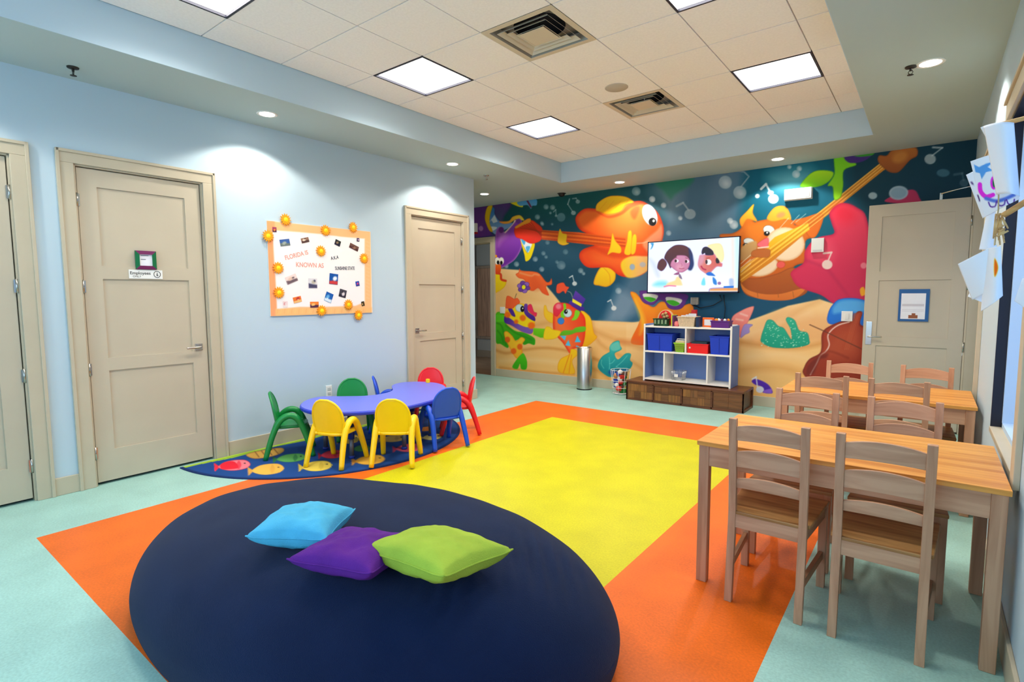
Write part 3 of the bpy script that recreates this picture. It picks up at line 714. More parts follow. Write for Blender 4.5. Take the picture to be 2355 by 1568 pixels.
# guitar: head, neck with strings, fin-hands
P.poly(ZA([(620, 520), (700, 460), (850, 400), (930, 440), (1010, 520), (1000, 660), (920, 715), (830, 720), (720, 660), (640, 630)]), (238, 70, 26), (222, 36, 22), edge=(200, 40, 18), ew=3, soft=.9)
for q in range(6): P.line(ZA([(700+q*28, 505-q*18), (1000, 560+q*14)]), 1.6, (170, 50, 20), a=.8, smooth=False)
P.poly(ZA([(630, 490), (720, 430), (800, 380), (845, 380), (840, 430), (740, 470), (650, 515)]), (248, 158, 40), edge=(220, 110, 30), ew=2, soft=.8)
P.poly(Z1([(500, 388), (760, 405), (1080, 445), (1080, 510), (960, 505), (640, 468), (500, 455)]), (232, 92, 26), (214, 74, 20), soft=.9, smooth=False)
for q in range(5): P.line(Z1([(500, 396+q*13), (780, 420+q*13), (1080, 455+q*11)]), 1.1, (252, 150, 50) if q % 2 else (160, 50, 20), a=.85, smooth=False)
for pts in ([(610, 450), (625, 380), (645, 410), (675, 420), (672, 470), (690, 482), (650, 495), (615, 480)], [(955, 560), (975, 500), (990, 410), (1010, 460), (1050, 510), (1045, 550), (990, 545)], [(1072, 550), (1090, 470), (1100, 400), (1125, 405), (1120, 550)], [(1118, 550), (1130, 430), (1158, 430), (1150, 540)]):
    P.poly(Z1(pts), (250, 196, 30), edge=(232, 140, 20), ew=2.5, soft=.8)
# --- red anemone fish on a wire and the two party fish
P.line(ZB([(1125, 200), (1180, 230), (1210, 320)]), 1.2, (170, 170, 160))
P.poly(ZB([(950, 150), (970, 90), (1060, 65), (1100, 120), (1150, 140), (1120, 190), (1095, 240), (1060, 200), (1000, 235), (955, 220)]), (244, 84, 48), edge=(220, 50, 30), ew=2, soft=.8)
P.poly(ZB([(1330, 500), (1440, 560), (1500, 650), (1540, 850), (1590, 920), (1500, 1020), (1400, 1080), (1350, 1070), (1350, 900), (1400, 700)]), (252, 200, 20), (246, 170, 20), edge=(236, 150, 20), ew=3, soft=1)
P.poly(ZB([(755, 440), (790, 425), (820, 510), (900, 560), (905, 690), (830, 680), (760, 590)]), (252, 196, 40), edge=(238, 160, 30), ew=3, soft=.9)
P.poly(ZB([(905, 500), (930, 420), (1000, 380), (1150, 400), (1300, 500), (1400, 620), (1405, 850), (1380, 1000), (1340, 1075), (1220, 1110), (1180, 1190), (1120, 1120), (1050, 1010), (950, 900), (900, 790)]), (250, 110, 50), (236, 50, 24), g=((1290, 740), (1345, 720)), edge=(232, 44, 20), ew=8, soft=1)
P.poly(ZB([(910, 560), (905, 450), (960, 385), (1040, 395), (1050, 490), (1000, 560), (960, 600)]), (240, 62, 84), (226, 40, 60), edge=(214, 30, 50), ew=2, soft=.8); P.ell(*ZB([(985, 440)])[0], 6, 6, 0, (250, 150, 160), soft=2, a=.8)
P.poly(ZB([(1060, 400), (1100, 405), (1100, 520), (1080, 620), (1030, 610), (1020, 540), (1070, 480)]), (124, 206, 30), soft=1)
P.poly(ZB([(1250, 500), (1320, 530), (1270, 640), (1190, 655), (1230, 590)]), (128, 208, 36), soft=1)
P.poly(ZB([(1000, 890), (1060, 820), (1200, 810), (1260, 770), (1400, 755), (1395, 830), (1260, 850), (1180, 880), (1060, 895)]), (110, 190, 30), (90, 170, 30), soft=1)
P.ell(*ZB([(1130, 545)])[0], 9.5, 9.5, 20, (206, 228, 230), edge=(130, 180, 200), ew=2.5, soft=.8); P.ell(*ZB([(1100, 522)])[0], 4.2, 5.2, 0, (20, 16, 16), soft=.6); P.ell(*ZB([(1108, 512)])[0], 1.3, 1.3, 0, (255, 255, 255), soft=.4)
P.ell(*ZB([(1022, 668)])[0], 7.8, 8, 0, (60, 130, 210), edge=(30, 90, 180), ew=2, soft=.8)
for t3 in ([(1010, 900), (1105, 900), (1085, 975)], [(1140, 965), (1175, 1060), (1090, 1050)], [(1280, 895), (1335, 1000), (1240, 1000)], [(1265, 1050), (1330, 1075), (1255, 1075)]): P.poly(ZB(t3), (80, 190, 228), soft=.8, smooth=False)
P.poly(ZB([(1180, 1110), (1260, 1120), (1280, 1200), (1200, 1300), (1240, 1490), (1010, 1480), (970, 1380), (1020, 1260), (1150, 1190)]), (252, 196, 20), (244, 176, 30), edge=(236, 150, 20), ew=3, soft=1)
P.line(ZB([(1160, 1190), (1120, 1300), (1060, 1480)]), 2, (238, 130, 20)); P.line(ZB([(1190, 1200), (1170, 1330), (1150, 1490)]), 2, (240, 140, 20))
P.poly(ZB([(1140, 380), (1180, 345), (1290, 430), (1385, 450), (1390, 515), (1300, 500), (1200, 440)]), (86, 44, 160), (60, 30, 130), soft=.8, smooth=False)
P.poly(ZB([(1200, 320), (1250, 190), (1410, 325), (1350, 440), (1280, 420)]), (96, 60, 170), (64, 36, 140), soft=.8, smooth=False); P.poly(ZB([(1205, 315), (1350, 400), (1340, 445), (1200, 370)]), (252, 230, 60), soft=.7, smooth=False)
# left party fish
P.poly(ZB([(0, 560), (140, 560), (160, 700), (240, 780), (330, 830), (450, 850), (600, 930), (620, 1000), (600, 1045), (520, 1020), (440, 1040), (380, 960), (300, 980), (220, 1000), (190, 1090), (80, 1030), (0, 980)]), (90, 196, 20), (44, 150, 16), g=((1145, 720), (1180, 800)), edge=(60, 160, 20), ew=3, soft=1)
for pts in ([(20, 700), (100, 760), (160, 1040)], [(160, 740), (300, 850), (420, 900), (560, 960)], [(30, 820), (90, 900), (120, 1000)]): P.line(ZB(pts), 3, (30, 120, 16), soft=2, a=.6)
P.poly(ZB([(0, 570), (140, 570), (145, 680), (0, 680)]), (92, 204, 30), soft=1, smooth=False)
P.poly(ZB([(140, 570), (170, 500), (230, 470), (330, 400), (460, 410), (600, 590), (615, 700), (580, 860), (545, 870), (400, 830), (250, 720), (150, 680)]), (252, 214, 20), edge=(246, 170, 20), ew=4, soft=1)
P.poly(ZB([(140, 590), (200, 610), (330, 700), (460, 760), (585, 780), (555, 870), (400, 830), (250, 740), (140, 690)]), (76, 36, 146), (124, 86, 176), g=((1165, 735), (1195, 752)), soft=.9)
P.poly(ZB([(195, 480), (260, 480), (310, 595), (250, 580)]), (70, 34, 140), soft=.8); P.poly(ZB([(450, 410), (500, 410), (510, 520), (610, 600), (610, 670), (500, 610), (440, 520)]), (108, 62, 160), (60, 24, 130), soft=.8)
P.poly(ZB([(510, 420), (560, 410), (600, 520), (645, 540), (630, 600), (580, 570), (530, 530), (500, 480)]), (232, 44, 84), edge=(200, 24, 60), ew=2, soft=.8)
for x, y, r in ((425, 620, 7), (560, 740, 8), (185, 570, 7), (320, 680, 5)): P.ell(*ZB([(x, y)])[0], r, r, 0, (246, 110, 20), soft=2)
P.poly(ZB([(170, 290), (220, 280), (290, 320), (340, 310), (380, 380), (300, 440), (270, 470), (170, 470), (155, 440)]), (244, 96, 46), edge=(226, 66, 30), ew=2.5, soft=.9)
P.ell(*ZB([(375, 465)])[0], 10, 9, 20, (214, 228, 226), edge=(150, 170, 170), ew=2.5, soft=.8); P.ell(*ZB([(418, 480)])[0], 4.5, 7, 0, (16, 14, 14), soft=.7); P.ell(*ZB([(425, 470)])[0], 1.3, 1.6, 0, (255, 255, 255), soft=.4)
P.poly(ZB([(130, 850), (180, 830), (260, 900), (320, 980), (400, 920), (460, 960), (410, 1050), (420, 1180), (380, 1270), (300, 1230), (220, 1090), (150, 950)]), (252, 206, 40), (246, 170, 40), edge=(244, 140, 20), ew=4, soft=1)
for x, y in ((185, 960), (378, 1072), (282, 1140)): P.ell(*ZB([(x, y)])[0], 6.2, 6.8, 0, (236, 98, 22), soft=1.5)
P.poly(ZB([(590, 780), (780, 790), (790, 930), (700, 930), (590, 880)]), (120, 200, 20), (90, 180, 10), soft=1, smooth=False)
P.poly(ZB([(780, 770), (850, 760), (900, 800), (1020, 830), (960, 930), (850, 960), (750, 940)]), (252, 206, 30), edge=(240, 170, 20), ew=3, soft=1)
P.poly(ZB([(260, 1390), (330, 1270), (390, 1200), (440, 1180), (490, 1300), (480, 1420), (400, 1420), (380, 1340), (340, 1420)]), (80, 196, 20), (50, 160, 10), edge=(60, 170, 20), ew=3, soft=1)
# --- orange starfish in sunglasses under the screen
P.poly(Z3([(195, 60), (240, 50), (300, 110), (400, 180), (480, 130), (640, 170), (740, 150), (760, 220), (640, 300), (600, 480), (400, 520), (240, 520), (200, 480), (270, 330), (280, 240)]), (252, 170, 30), (236, 84, 20), edge=(236, 110, 20), ew=5, soft=1)
P.poly(Z3([(230, 110), (300, 220), (330, 330), (280, 430), (290, 320)]), (255, 214, 60), soft=5, a=.6)
P.poly(Z3([(230, 480), (300, 500), (200, 520), (60, 500), (100, 470)]), (214, 120, 60), soft=6, a=.6)
P.poly(Z3([(280, 60), (320, 30), (690, 60), (700, 130), (660, 190), (600, 205), (540, 190), (500, 130), (450, 120), (400, 160), (330, 150), (290, 110)]), (96, 44, 130), edge=(64, 28, 100), ew=2, soft=1)
for a0 in ([(312, 60), (438, 72), (425, 115), (380, 135), (330, 110)], [(520, 90), (655, 110), (640, 155), (590, 170), (535, 145)]):
    P.poly(Z3(a0), (236, 232, 220), soft=.8); P.poly(Z3([(a0[0][0]+5, a0[0][1]+32), ((a0[0][0]+a0[1][0])/2, a0[0][1]+30), (a0[2][0]+2, a0[2][1]-5), a0[3], a0[4]]), (60, 170, 30), soft=.8)
# --- cat-fish playing the long guitar
P.poly(Z2([(700, 850), (820, 830), (900, 780), (905, 700), (960, 640), (1020, 720), (1060, 715), (1140, 700), (1280, 690), (1380, 710), (1420, 750), (1640, 640), (1660, 700), (1600, 850), (1500, 900), (1500, 1050), (1490, 1100), (1380, 1150), (1300, 1350), (1000, 1350), (860, 1200), (800, 1000)]), (226, 116, 30), (196, 92, 30), edge=(184, 82, 24), ew=6, soft=1.2)
P.poly(Z2([(890, 700), (960, 620), (1020, 560), (1010, 640), (1050, 720), (960, 700), (910, 770)]), (250, 200, 50), (240, 150, 40), edge=(226, 130, 30), ew=3, soft=1)
P.poly(Z2([(1140, 690), (1200, 600), (1270, 575), (1330, 600), (1365, 700), (1300, 700), (1200, 720)]), (246, 166, 50), edge=(230, 140, 30), ew=3, soft=1); P.ell(*Z2([(1270, 660)])[0], 10, 6, -20, (236, 130, 90), soft=3, a=.8)
P.poly(Z2([(960, 760), (1060, 740), (1160, 760), (1100, 850), (1060, 920), (960, 860)]), (238, 136, 40), soft=6, a=.6)
P.ell(*Z2([(1160, 800)])[0], 14, 11, 20, (236, 236, 230), edge=(60, 40, 30), ew=1.6, soft=.8); P.ell(*Z2([(1140, 832)])[0], 7, 5.5, 0, (16, 14, 12), soft=.7); P.ell(*Z2([(1143, 824)])[0], 2, 2, 0, (255, 255, 255), soft=.4)
P.ell(*Z2([(975, 905)])[0], 13, 8, 10, (232, 234, 226), edge=(60, 40, 30), ew=1.6, soft=.8); P.ell(*Z2([(945, 940)])[0], 7, 5, 0, (16, 14, 12), soft=.7); P.ell(*Z2([(945, 935)])[0], 2, 2, 0, (255, 255, 255), soft=.4)
P.ell(*Z2([(1310, 930)])[0], 45, 39, 0, (250, 222, 186), edge=(228, 180, 130), ew=7, soft=1.2)
P.ell(*Z2([(1090, 1135)])[0], 39, 23, -12, (248, 220, 184), edge=(222, 170, 120), ew=6, soft=1.2)
P.poly(Z2([(905, 960), (1030, 900), (1050, 960), (1000, 1040), (900, 1080)]), (206, 160, 100), (190, 140, 84), soft=2)
# drum body of the guitar
P.poly(Z2([(880, 1200), (960, 1240), (1080, 1240), (1240, 1200), (1400, 1150), (1520, 1350), (1400, 1430), (1240, 1450), (1060, 1430), (930, 1380)]), (186, 96, 36), (160, 76, 30), edge=(150, 70, 26), ew=4, soft=1)
P.poly(Z2([(900, 1290), (960, 1350), (1100, 1390), (1260, 1390), (1420, 1350), (1500, 1340), (1400, 1430), (1240, 1452), (1060, 1432), (930, 1370)]), (236, 140, 56), (214, 110, 44), soft=1)
for x in (1050, 1240, 1380): P.line(Z2([(x, 1370), (x+8, 1420)]), 1.2, (160, 84, 30), smooth=False)
# long neck
P.poly([(1700, 618), (1757, 580), (1880, 490), (2018, 380), (2060, 350), (2072, 368), (2032, 392), (1890, 505), (1775, 602), (1705, 650)], (236, 158, 40), (214, 130, 30), g=((1860, 480), (1885, 510)), soft=1, smooth=False)
P.poly(Z2([(1380, 720), (1500, 680), (1640, 640), (1660, 700), (1600, 850), (1540, 870), (1480, 800)]), (224, 112, 32), edge=(200, 90, 24), ew=4, soft=1)
P.poly([(1758, 568), (1782, 545), (1858, 512), (1862, 528), (1775, 588), (1765, 590)], (250, 200, 50), (244, 170, 30), soft=1, smooth=False)
for q in range(5):
    o = q*5.5; P.line([(1703, 622+o), (1763, 577+o), (1885, 488+o*.8), (2055, 352+o*.6)], 1.3, (255, 220, 120) if q % 2 == 0 else (180, 110, 30), a=.9, smooth=False)
for q in range(3): P.line(Z2([(900, 1190-q*40), (990, 1110-q*40)]), 1, (250, 240, 210), smooth=False)
P.poly(Z2([(1000, 1040), (1020, 985), (1160, 975), (1165, 1040), (1110, 1055)]), (190, 104, 46), edge=(150, 80, 30), ew=2, soft=1)
P.poly(Z2([(1050, 935), (1100, 890), (1155, 875), (1150, 955), (1100, 965)]), (240, 110, 120), edge=(214, 70, 80), ew=2, soft=1); P.line(Z2([(1060, 965), (1155, 955)]), 3, (250, 226, 206), smooth=False)
P.ell(*Z2([(1270, 1120)])[0], 10, 8, -10, (234, 92, 84), edge=(200, 60, 60), ew=2)
for pts in ([(1260, 780), (1340, 690)], [(1365, 740), (1440, 660)], [(1410, 725), (1500, 650)]): P.line(Z2(pts), 1, (226, 226, 220), a=.8, smooth=False)
P.poly(Z4([(470, 190), (475, 150), (520, 150), (560, 115), (690, 100), (705, 150), (660, 180), (600, 245), (560, 255), (520, 240)]), (190, 110, 40), (150, 74, 24), edge=(130, 60, 20), ew=4, soft=1); P.ell(*Z4([(600, 160)])[0], 18, 12, -25, (214, 140, 60), soft=5, a=.7)
# green plant-tail
P.poly(Z4([(0, 330), (60, 260), (120, 238), (200, 250), (180, 300), (120, 335), (40, 342)]), (180, 226, 20), (110, 190, 10), edge=(90, 170, 10), ew=3, soft=1)
P.poly(Z4([(205, 150), (270, 160), (340, 205), (265, 240), (260, 330), (245, 400), (205, 415), (195, 340), (165, 330), (205, 260)]), (120, 206, 20), (150, 216, 20), edge=(70, 150, 20), ew=3, soft=1)
P.poly(Z4([(265, 165), (300, 150), (400, 140), (440, 140), (380, 185), (300, 195)]), (70, 40, 120), soft=1); P.poly(Z4([(330, 150), (440, 132), (430, 150), (360, 158)]), (60, 150, 40), soft=1)
# crimson tentacles
R1, R2, RE = (240, 66, 96), (214, 44, 84), (196, 34, 74)
P.poly(Z2([(1720, 640), (1800, 560), (1880, 552), (1970, 590), (2060, 680), (2100, 1000), (2080, 1440), (1880, 1480), (1760, 1480), (1640, 1400), (1440, 1330), (1370, 1240), (1370, 1180), (1480, 1100), (1490, 1000), (1560, 900), (1640, 860), (1760, 830), (1740, 740)]), (244, 70, 96), (200, 40, 84), edge=RE, ew=10, soft=1.2)
P.ell(*Z2([(1860, 650)])[0], 28, 22, 20, (240, 34, 60), soft=14, a=.6); P.poly(Z2([(1600, 980), (1700, 900), (1760, 1000), (1700, 1100), (1560, 1080)]), (250, 100, 120), soft=14, a=.5)
P.line(Z2([(1500, 1080), (1680, 1150), (1780, 1260), (1900, 1420)]), 5, (180, 36, 76), soft=5, a=.6)
note(*Z4([(163, 806)])[0], 12, 10, -28, -18, 2, 1, 3, (244, 214, 204)); P.ell(*Z4([(382, 812)])[0], 7, 7, 0, (246, 150, 160), a=.8)
P.poly(Z4([(520, 430), (540, 400), (640, 360), (690, 360), (715, 400), (715, 440)]), (200, 50, 90), soft=1); P.ell(*Z4([(592, 375)])[0], 22, 16, -5, (150, 176, 190), soft=1.5, edge=(200, 210, 214), ew=6)
# pink conch, teal corals
P.poly(Z3([(1110, 280), (1200, 210), (1290, 175), (1310, 190), (1270, 290), (1200, 420), (1190, 450), (1110, 440)]), (248, 156, 140), (238, 120, 112), edge=(228, 110, 100), ew=3, soft=1); P.line(Z3([(1150, 290), (1210, 300)]), 3, (255, 200, 180), soft=2); P.line(Z3([(1190, 240), (1250, 260)]), 3, (255, 204, 190), soft=2)
P.poly(Z3([(1190, 460), (1200, 390), (1230, 335), (1300, 340), (1270, 370), (1270, 410), (1230, 430)]), (160, 140, 200), edge=(130, 110, 180), ew=2, soft=1)
P.poly(Z3([(1380, 500), (1375, 450), (1400, 370), (1430, 300), (1480, 300), (1530, 350), (1580, 370), (1620, 430), (1650, 470), (1640, 380), (1600, 300), (1620, 272), (1680, 300), (1720, 390), (1790, 410), (1810, 470), (1800, 520), (1660, 550), (1480, 545)]), (50, 176, 140), (20, 150, 120), edge=(20, 130, 110), ew=2.5, soft=1)
r_ = random.Random(3)
for k in range(110):
    x, y = r_.uniform(1380, 1800), r_.uniform(290, 540)
    if (x < 1640 and y > 300+abs(x-1470)*.8) or (x > 1640 and y > 300+(x-1640)*.6): P.ell(*Z3([(x, y)])[0], r_.uniform(.7, 1.6), r_.uniform(.7, 1.3), 0, (200, 240, 210), soft=.6, a=.8)
P.poly(ZC([(400, 1000), (180, 830), (165, 680), (260, 520), (400, 430), (440, 400), (440, 290), (520, 180), (660, 140), (690, 250), (730, 330), (680, 380), (560, 450), (640, 590), (820, 450), (950, 460), (930, 600), (990, 680), (940, 800), (800, 880), (700, 960), (550, 1000)]), (60, 190, 180), (10, 120, 130), edge=(10, 140, 140), ew=3, soft=1)
P.poly(ZC([(450, 250), (560, 190), (650, 180), (700, 320), (560, 390), (470, 350)]), (120, 200, 180), soft=2, a=.7); P.poly(ZC([(440, 860), (860, 830), (800, 920), (480, 960)]), (20, 60, 140), soft=3, a=.8)
for pts in ([(430, 540), (440, 720), (430, 820)], [(560, 600), (500, 670), (440, 690)], [(860, 500), (740, 640), (600, 760)], [(250, 600), (240, 700), (300, 800)], [(600, 760), (700, 800), (860, 790)]): P.line(ZC(pts), 1.5, (120, 214, 200), soft=1, a=.7)
# blue cap, cello and bow
P.poly(Z3([(1970, 300), (1985, 220), (2020, 160), (2080, 110), (2200, 98), (2320, 120), (2420, 160), (2400, 400), (2290, 380), (2200, 300), (2080, 330), (2000, 335)]), (40, 130, 220), (30, 100, 200), edge=(24, 80, 190), ew=4, soft=1)
P.poly(Z3([(2030, 180), (2110, 120), (2300, 130), (2310, 220), (2100, 230), (2030, 240)]), (110, 190, 240), soft=4, a=.7)
P.poly(Z3([(2210, 620), (2260, 575), (2400, 580), (2400, 700), (2240, 680)]), (30, 120, 214), soft=1)
P.poly(Z3([(1760, 790), (1765, 720), (1810, 650), (1900, 600), (1920, 540), (1920, 440), (1950, 380), (2040, 330), (2120, 305), (2200, 310), (2240, 225), (2290, 230), (2270, 330), (2330, 420), (2330, 900), (1900, 900)]), (168, 62, 36), (140, 44, 24), edge=(112, 34, 22), ew=7, soft=1)
P.poly(Z3([(2000, 480), (2120, 380), (2260, 420), (2240, 600), (2100, 640), (1960, 600)]), (190, 86, 52), soft=14, a=.6)
P.line(Z3([(2170, 315), (2060, 350), (1980, 430), (1990, 520), (1960, 580), (1910, 620), (1870, 700), (1820, 790)]), 3, (244, 206, 190), soft=1, a=.9)
P.poly(Z3([(1900, 620), (1980, 600), (1960, 640), (1900, 660), (1850, 780), (1780, 790), (1800, 700)]), (96, 30, 24), soft=3, a=.6)
for q in range(4): P.line(Z3([(2130+q*12, 560), (2215+q*12, 250)]), .9, (214, 130, 90), a=.8, smooth=False)
P.poly(Z3([(2210, 235), (2290, 228), (2180, 560), (2100, 560)]), (176, 70, 40), soft=1, a=.6, smooth=False); P.line(Z3([(1910, 620), (2000, 580), (2160, 640)]), 4, (120, 36, 22), soft=3, a=.6)
P.line(Z3([(1815, 340), (1950, 400), (2285, 560)]), 2, (96, 50, 34), smooth=False); P.poly(Z3([(2268, 20), (2300, 0), (2320, 60), (2280, 80)]), (246, 170, 40), soft=1)
# purple shell and white note near the floor
P.poly(Z3([(1290, 850), (1320, 830), (1380, 845), (1440, 880), (1475, 930), (1470, 960), (1390, 950), (1380, 900), (1320, 880)]), (90, 40, 170), (70, 30, 150), soft=1); P.poly(Z3([(1400, 930), (1470, 915), (1475, 960), (1395, 955)]), (140, 90, 200), soft=1, smooth=False)
P.ell(*Z3([(1365, 925)])[0], 9, 7.5, 0, (226, 222, 232), soft=.8); P.line(Z3([(1345, 920), (1330, 810)]), 2.4, (236, 232, 236), smooth=False); P.line(Z3([(1330, 812), (1295, 830)]), 3, (236, 232, 236), smooth=False)
P.C = np.clip(P.C.mean(1, keepdims=True)+(P.C-P.C.mean(1, keepdims=True))*1.06, 0, 255)*.97+8
# the wall above the left-hand doorway keeps the purple creature; nothing is painted over openings
cxm = (UX[:-1, :-1]+UX[1:, 1:])/2; czm = (UZ[:-1, :-1]+UZ[1:, 1:])/2
keep = ~((cxm > -2.17) & (cxm < -1.14) & (czm < 2.53))
o = paint_mesh('wall_mural', XYZ, nu, nv, keep, P, vmat('mural_print', .55))
tag(o, 'underwater cartoon mural of guitar playing fish covering the back wall', 'mural')
# ================================================================== LEFT WALL THINGS
def wallpt(px, py): return at(px, py, x=0)
# notice board: local x -> world y, local z up, face towards +x
by0, by1, bz0, bz1 = 2.70, 3.915, 1.285, 2.205
r = thing('notice_board', 'white poster board with orange border, sun cut-outs and small photos', 'notice board', (.0, (by0+by1)/2, (bz0+bz1)/2), PI/2)
bw, bh = by1-by0, bz1-bz0
n1, n2 = 200, 150
gx, gz = np.meshgrid(np.linspace(-bw/2, bw/2, n1), np.linspace(-bh/2, bh/2, n2))
loc = np.stack([gx.ravel(), np.full(gx.size, -.013), gz.ravel()], 1)
wpos = np.stack([np.full(gx.size, .013), (by0+by1)/2+loc[:, 0], (bz0+bz1)/2+loc[:, 2]], 1)
bx, by_ = topx(wpos); B_ = Paint(bx, by_, (247, 240, 234)); ZD = Zf(580, 480, 5.6)
B_.poly(ZD([(170, 150), (1525, 290), (1540, 1345), (1320, 1350), (210, 1385)]), (250, 190, 130), soft=2, smooth=False)
B_.poly(ZD([(160, 150), (290, 160), (320, 1390), (200, 1390)]), (250, 164, 110), soft=2, smooth=False)
B_.poly(ZD([(300, 1290), (1540, 1270), (1540, 1350), (300, 1390)]), (250, 190, 120), soft=2, smooth=False)
B_.poly(ZD([(262, 275), (600, 300), (880, 325), (1150, 360), (1448, 385), (1450, 1200), (1330, 1250), (880, 1265), (620, 1262), (320, 1290), (300, 900), (285, 700)]), (248, 241, 236), soft=1.5, smooth=False)
for k in range(26): B_.line(ZD([(330+k*46, 1290), (322+k*46, 1345)]), 1.4, (246, 206, 120) if k % 2 else (240, 170, 100), a=.7, smooth=False)
for k in range(16): B_.line(ZD([(1470, 420+k*48), (1510, 440+k*48)]), 1.6, (252, 200, 150), a=.7, smooth=False)
paint_mesh('poster_paper', loc, n1, n2, None, B_, vmat('printed_card', .6), r)
MB().box(-bw/2, bw/2, -.012, -.001, -bh/2, bh/2).build('foam_backing', M_white, r)
def onboard(zx, zy):
    p = at(580+zx/5.6, 480+zy/5.6, x=.013); return p.y-(by0+by1)/2, p.z-(bz0+bz1)/2
M_sun = mat('sun_orange', (252, 160, 16), .5); M_suny = mat('sun_yellow', (255, 222, 20), .5)
for zx, zy in ((425, 140), (200, 350), (940, 280), (1295, 240), (880, 545), (1435, 640), (330, 762), (340, 1080), (1235, 1235), (890, 1312), (1365, 1370)):
    x, z = onboard(zx, zy); b = MB(); n = 14; pts = []
    for q in range(n*2):
        a = PI*q/n+.2*zx; rr = .06 if q % 2 else .038; pts.append((x+rr*math.cos(a), z+rr*math.sin(a)))
    b.prism(pts, -.026, -.014, 'y', 0)
    b.add([(x+.022*math.cos(k*PI/8), -.0275, z+.022*math.sin(k*PI/8)) for k in range(16)]+[(x, -.033, z)], [(k, (k+1) % 16, 16) for k in range(16)], 1)
    b.build('sun_cutout', [M_sun, M_suny], r)
pics = [(420, 435, .105, .065, 10, [(60, 96, 160), (160, 170, 160), (110, 120, 110)]), (680, 405, .088, .05, 15, [(150, 110, 90), (236, 214, 190), (80, 56, 50)]), (1100, 440, .07, .06, -20, [(40, 44, 40), (150, 120, 90), (30, 26, 50)]),
        (1310, 495, .12, .055, -20, [(110, 74, 62), (150, 110, 86), (76, 40, 40)]), (505, 905, .125, .075, 22, [(238, 214, 206), (226, 190, 170), (110, 90, 96)]), (780, 960, .10, .10, 0, [(222, 216, 218), (190, 180, 160), (70, 66, 96)]),
        (1048, 905, .105, .115, -6, [(10, 80, 160), (240, 240, 244), (214, 60, 60)]), (1355, 965, .05, .055, 10, [(30, 80, 180), (220, 60, 110), (60, 60, 140)]), (580, 1170, .09, .06, 12, [(236, 120, 50), (180, 40, 50), (240, 190, 120)]),
        (800, 1235, .10, .062, 0, [(244, 130, 50), (250, 190, 110), (80, 40, 70)]), (985, 1140, .09, .10, -22, [(20, 90, 170), (100, 170, 220), (220, 234, 240)]), (1165, 1090, .09, .085, -15, [(70, 66, 76), (220, 210, 210), (40, 36, 50)]),
        (285, 268, .042, .048, 0, [(160, 60, 90), (250, 140, 50), (80, 40, 60)]), (1362, 400, .035, .04, 0, [(90, 70, 110), (240, 190, 200), (40, 30, 60)]), (1425, 1222, .04, .052, 10, [(60, 50, 30), (240, 190, 110), (30, 26, 20)]), (425, 1230, .05, .06, 0, [(238, 210, 206), (220, 150, 150), (240, 226, 220)])]
for zx, zy, w, h, rot, cs in pics:
    x, z = onboard(zx, zy); nn = 22; gu, gv = np.meshgrid(np.linspace(-1, 1, nn), np.linspace(-1, 1, nn)); Q = Paint(gu.ravel()*10, gv.ravel()*10, cs[0])
    rr = random.Random(zx); Q.poly([(-10, -10), (10, -10), (10, rr.uniform(-4, 0)), (-10, rr.uniform(-5, 1))], cs[2], soft=1.5, smooth=False)
    Q.ell(rr.uniform(-3, 3), rr.uniform(-2, 3), 5, 4, rr.uniform(0, 90), cs[1], soft=1.5); Q.ell(rr.uniform(-6, 6), rr.uniform(-6, 6), 2.2, 2.2, 0, cs[2], soft=1)
    a = math.radians(rot); X = gu.ravel()*w/2; Zz = gv.ravel()*h/2
    paint_mesh('photo', np.stack([x+X*math.cos(a)-Zz*math.sin(a), np.full(X.size, -.0155), z+X*math.sin(a)+Zz*math.cos(a)], 1), nn, nn, None, Q, vmat('printed_card'), r)
M_pk = mat('faded_pink_ink', (238, 160, 140), .7); M_ink = mat('grey_ink', (66, 66, 84), .7)
def btext(body, zx, zy, size, rot, m, sx=1):
    x, z = onboard(zx, zy)
    textmesh('lettering', body, size, m, r, Matrix.Translation((x, -.0145, z)) @ Matrix.Rotation(math.radians(rot), 4, 'Y').inverted() @ Matrix.Rotation(PI/2, 4, 'X') @ Matrix.Diagonal((sx, 1, 1, 1)), .0003, True)
btext('FLORIDA IS', 572, 598, .062, 16, M_pk, .85); btext('KNOWN AS', 745, 728, .068, 0, M_pk, .85)
btext('A.K.A', 1062, 632, .05, 12, M_ink, .8); btext('SUNSHINE STATE', 1195, 768, .052, 2, M_ink, .62)

# framed note and printed sign on the second door
ZE = Zf(280, 560, 15.68)
def dpt(zx, zy): p = at(280+zx/15.68, 560+zy/15.68, x=-.018); return p.y, p.z
dy, dz = dpt(860, 600)
r = thing('picture_frame', 'small square frame in plum and green holding a note, fixed on the tan door', 'picture frame', (-.018, dy, dz), PI/2)
M_plum = mat('plum_paint', (112, 30, 84), .4); M_grn = mat('green_paint', (0, 104, 58), .4)
o_, i_ = .075, .046
for (nm, m, q) in (('frame_side', M_plum, 0), ('frame_side', M_grn, 1), ('frame_side', M_plum, 2), ('frame_side', M_grn, 3)):
    a = q*PI/2; R = Matrix.Rotation(a, 4, 'Y')
    bot = [R @ Vector(v) for v in ((-o_, -.002, o_), (o_, -.002, o_), (i_, -.002, i_), (-i_, -.002, i_))]; top = [R @ Vector(v) for v in ((-o_, -.012, o_), (o_, -.012, o_), (i_, -.016, i_), (-i_, -.016, i_))]
    MB().hexa(bot, top).build(nm, m, r)
nt_ = MB().box(-i_, i_, -.006, -.003, -i_, i_).build('note', M_paper, r)
b = MB(); b.box(-.035, .0, -.0075, -.006, .004, .008); b.box(-.035, .02, -.0075, -.006, .034, .038); b.build('note_lines', M_ink, nt_)
y0_, z0_ = dpt(870, 1110)
r = thing('door_sign', 'white landscape sign with a round black emblem on the tan door', 'sign', (-.018, y0_, z0_), PI/2)
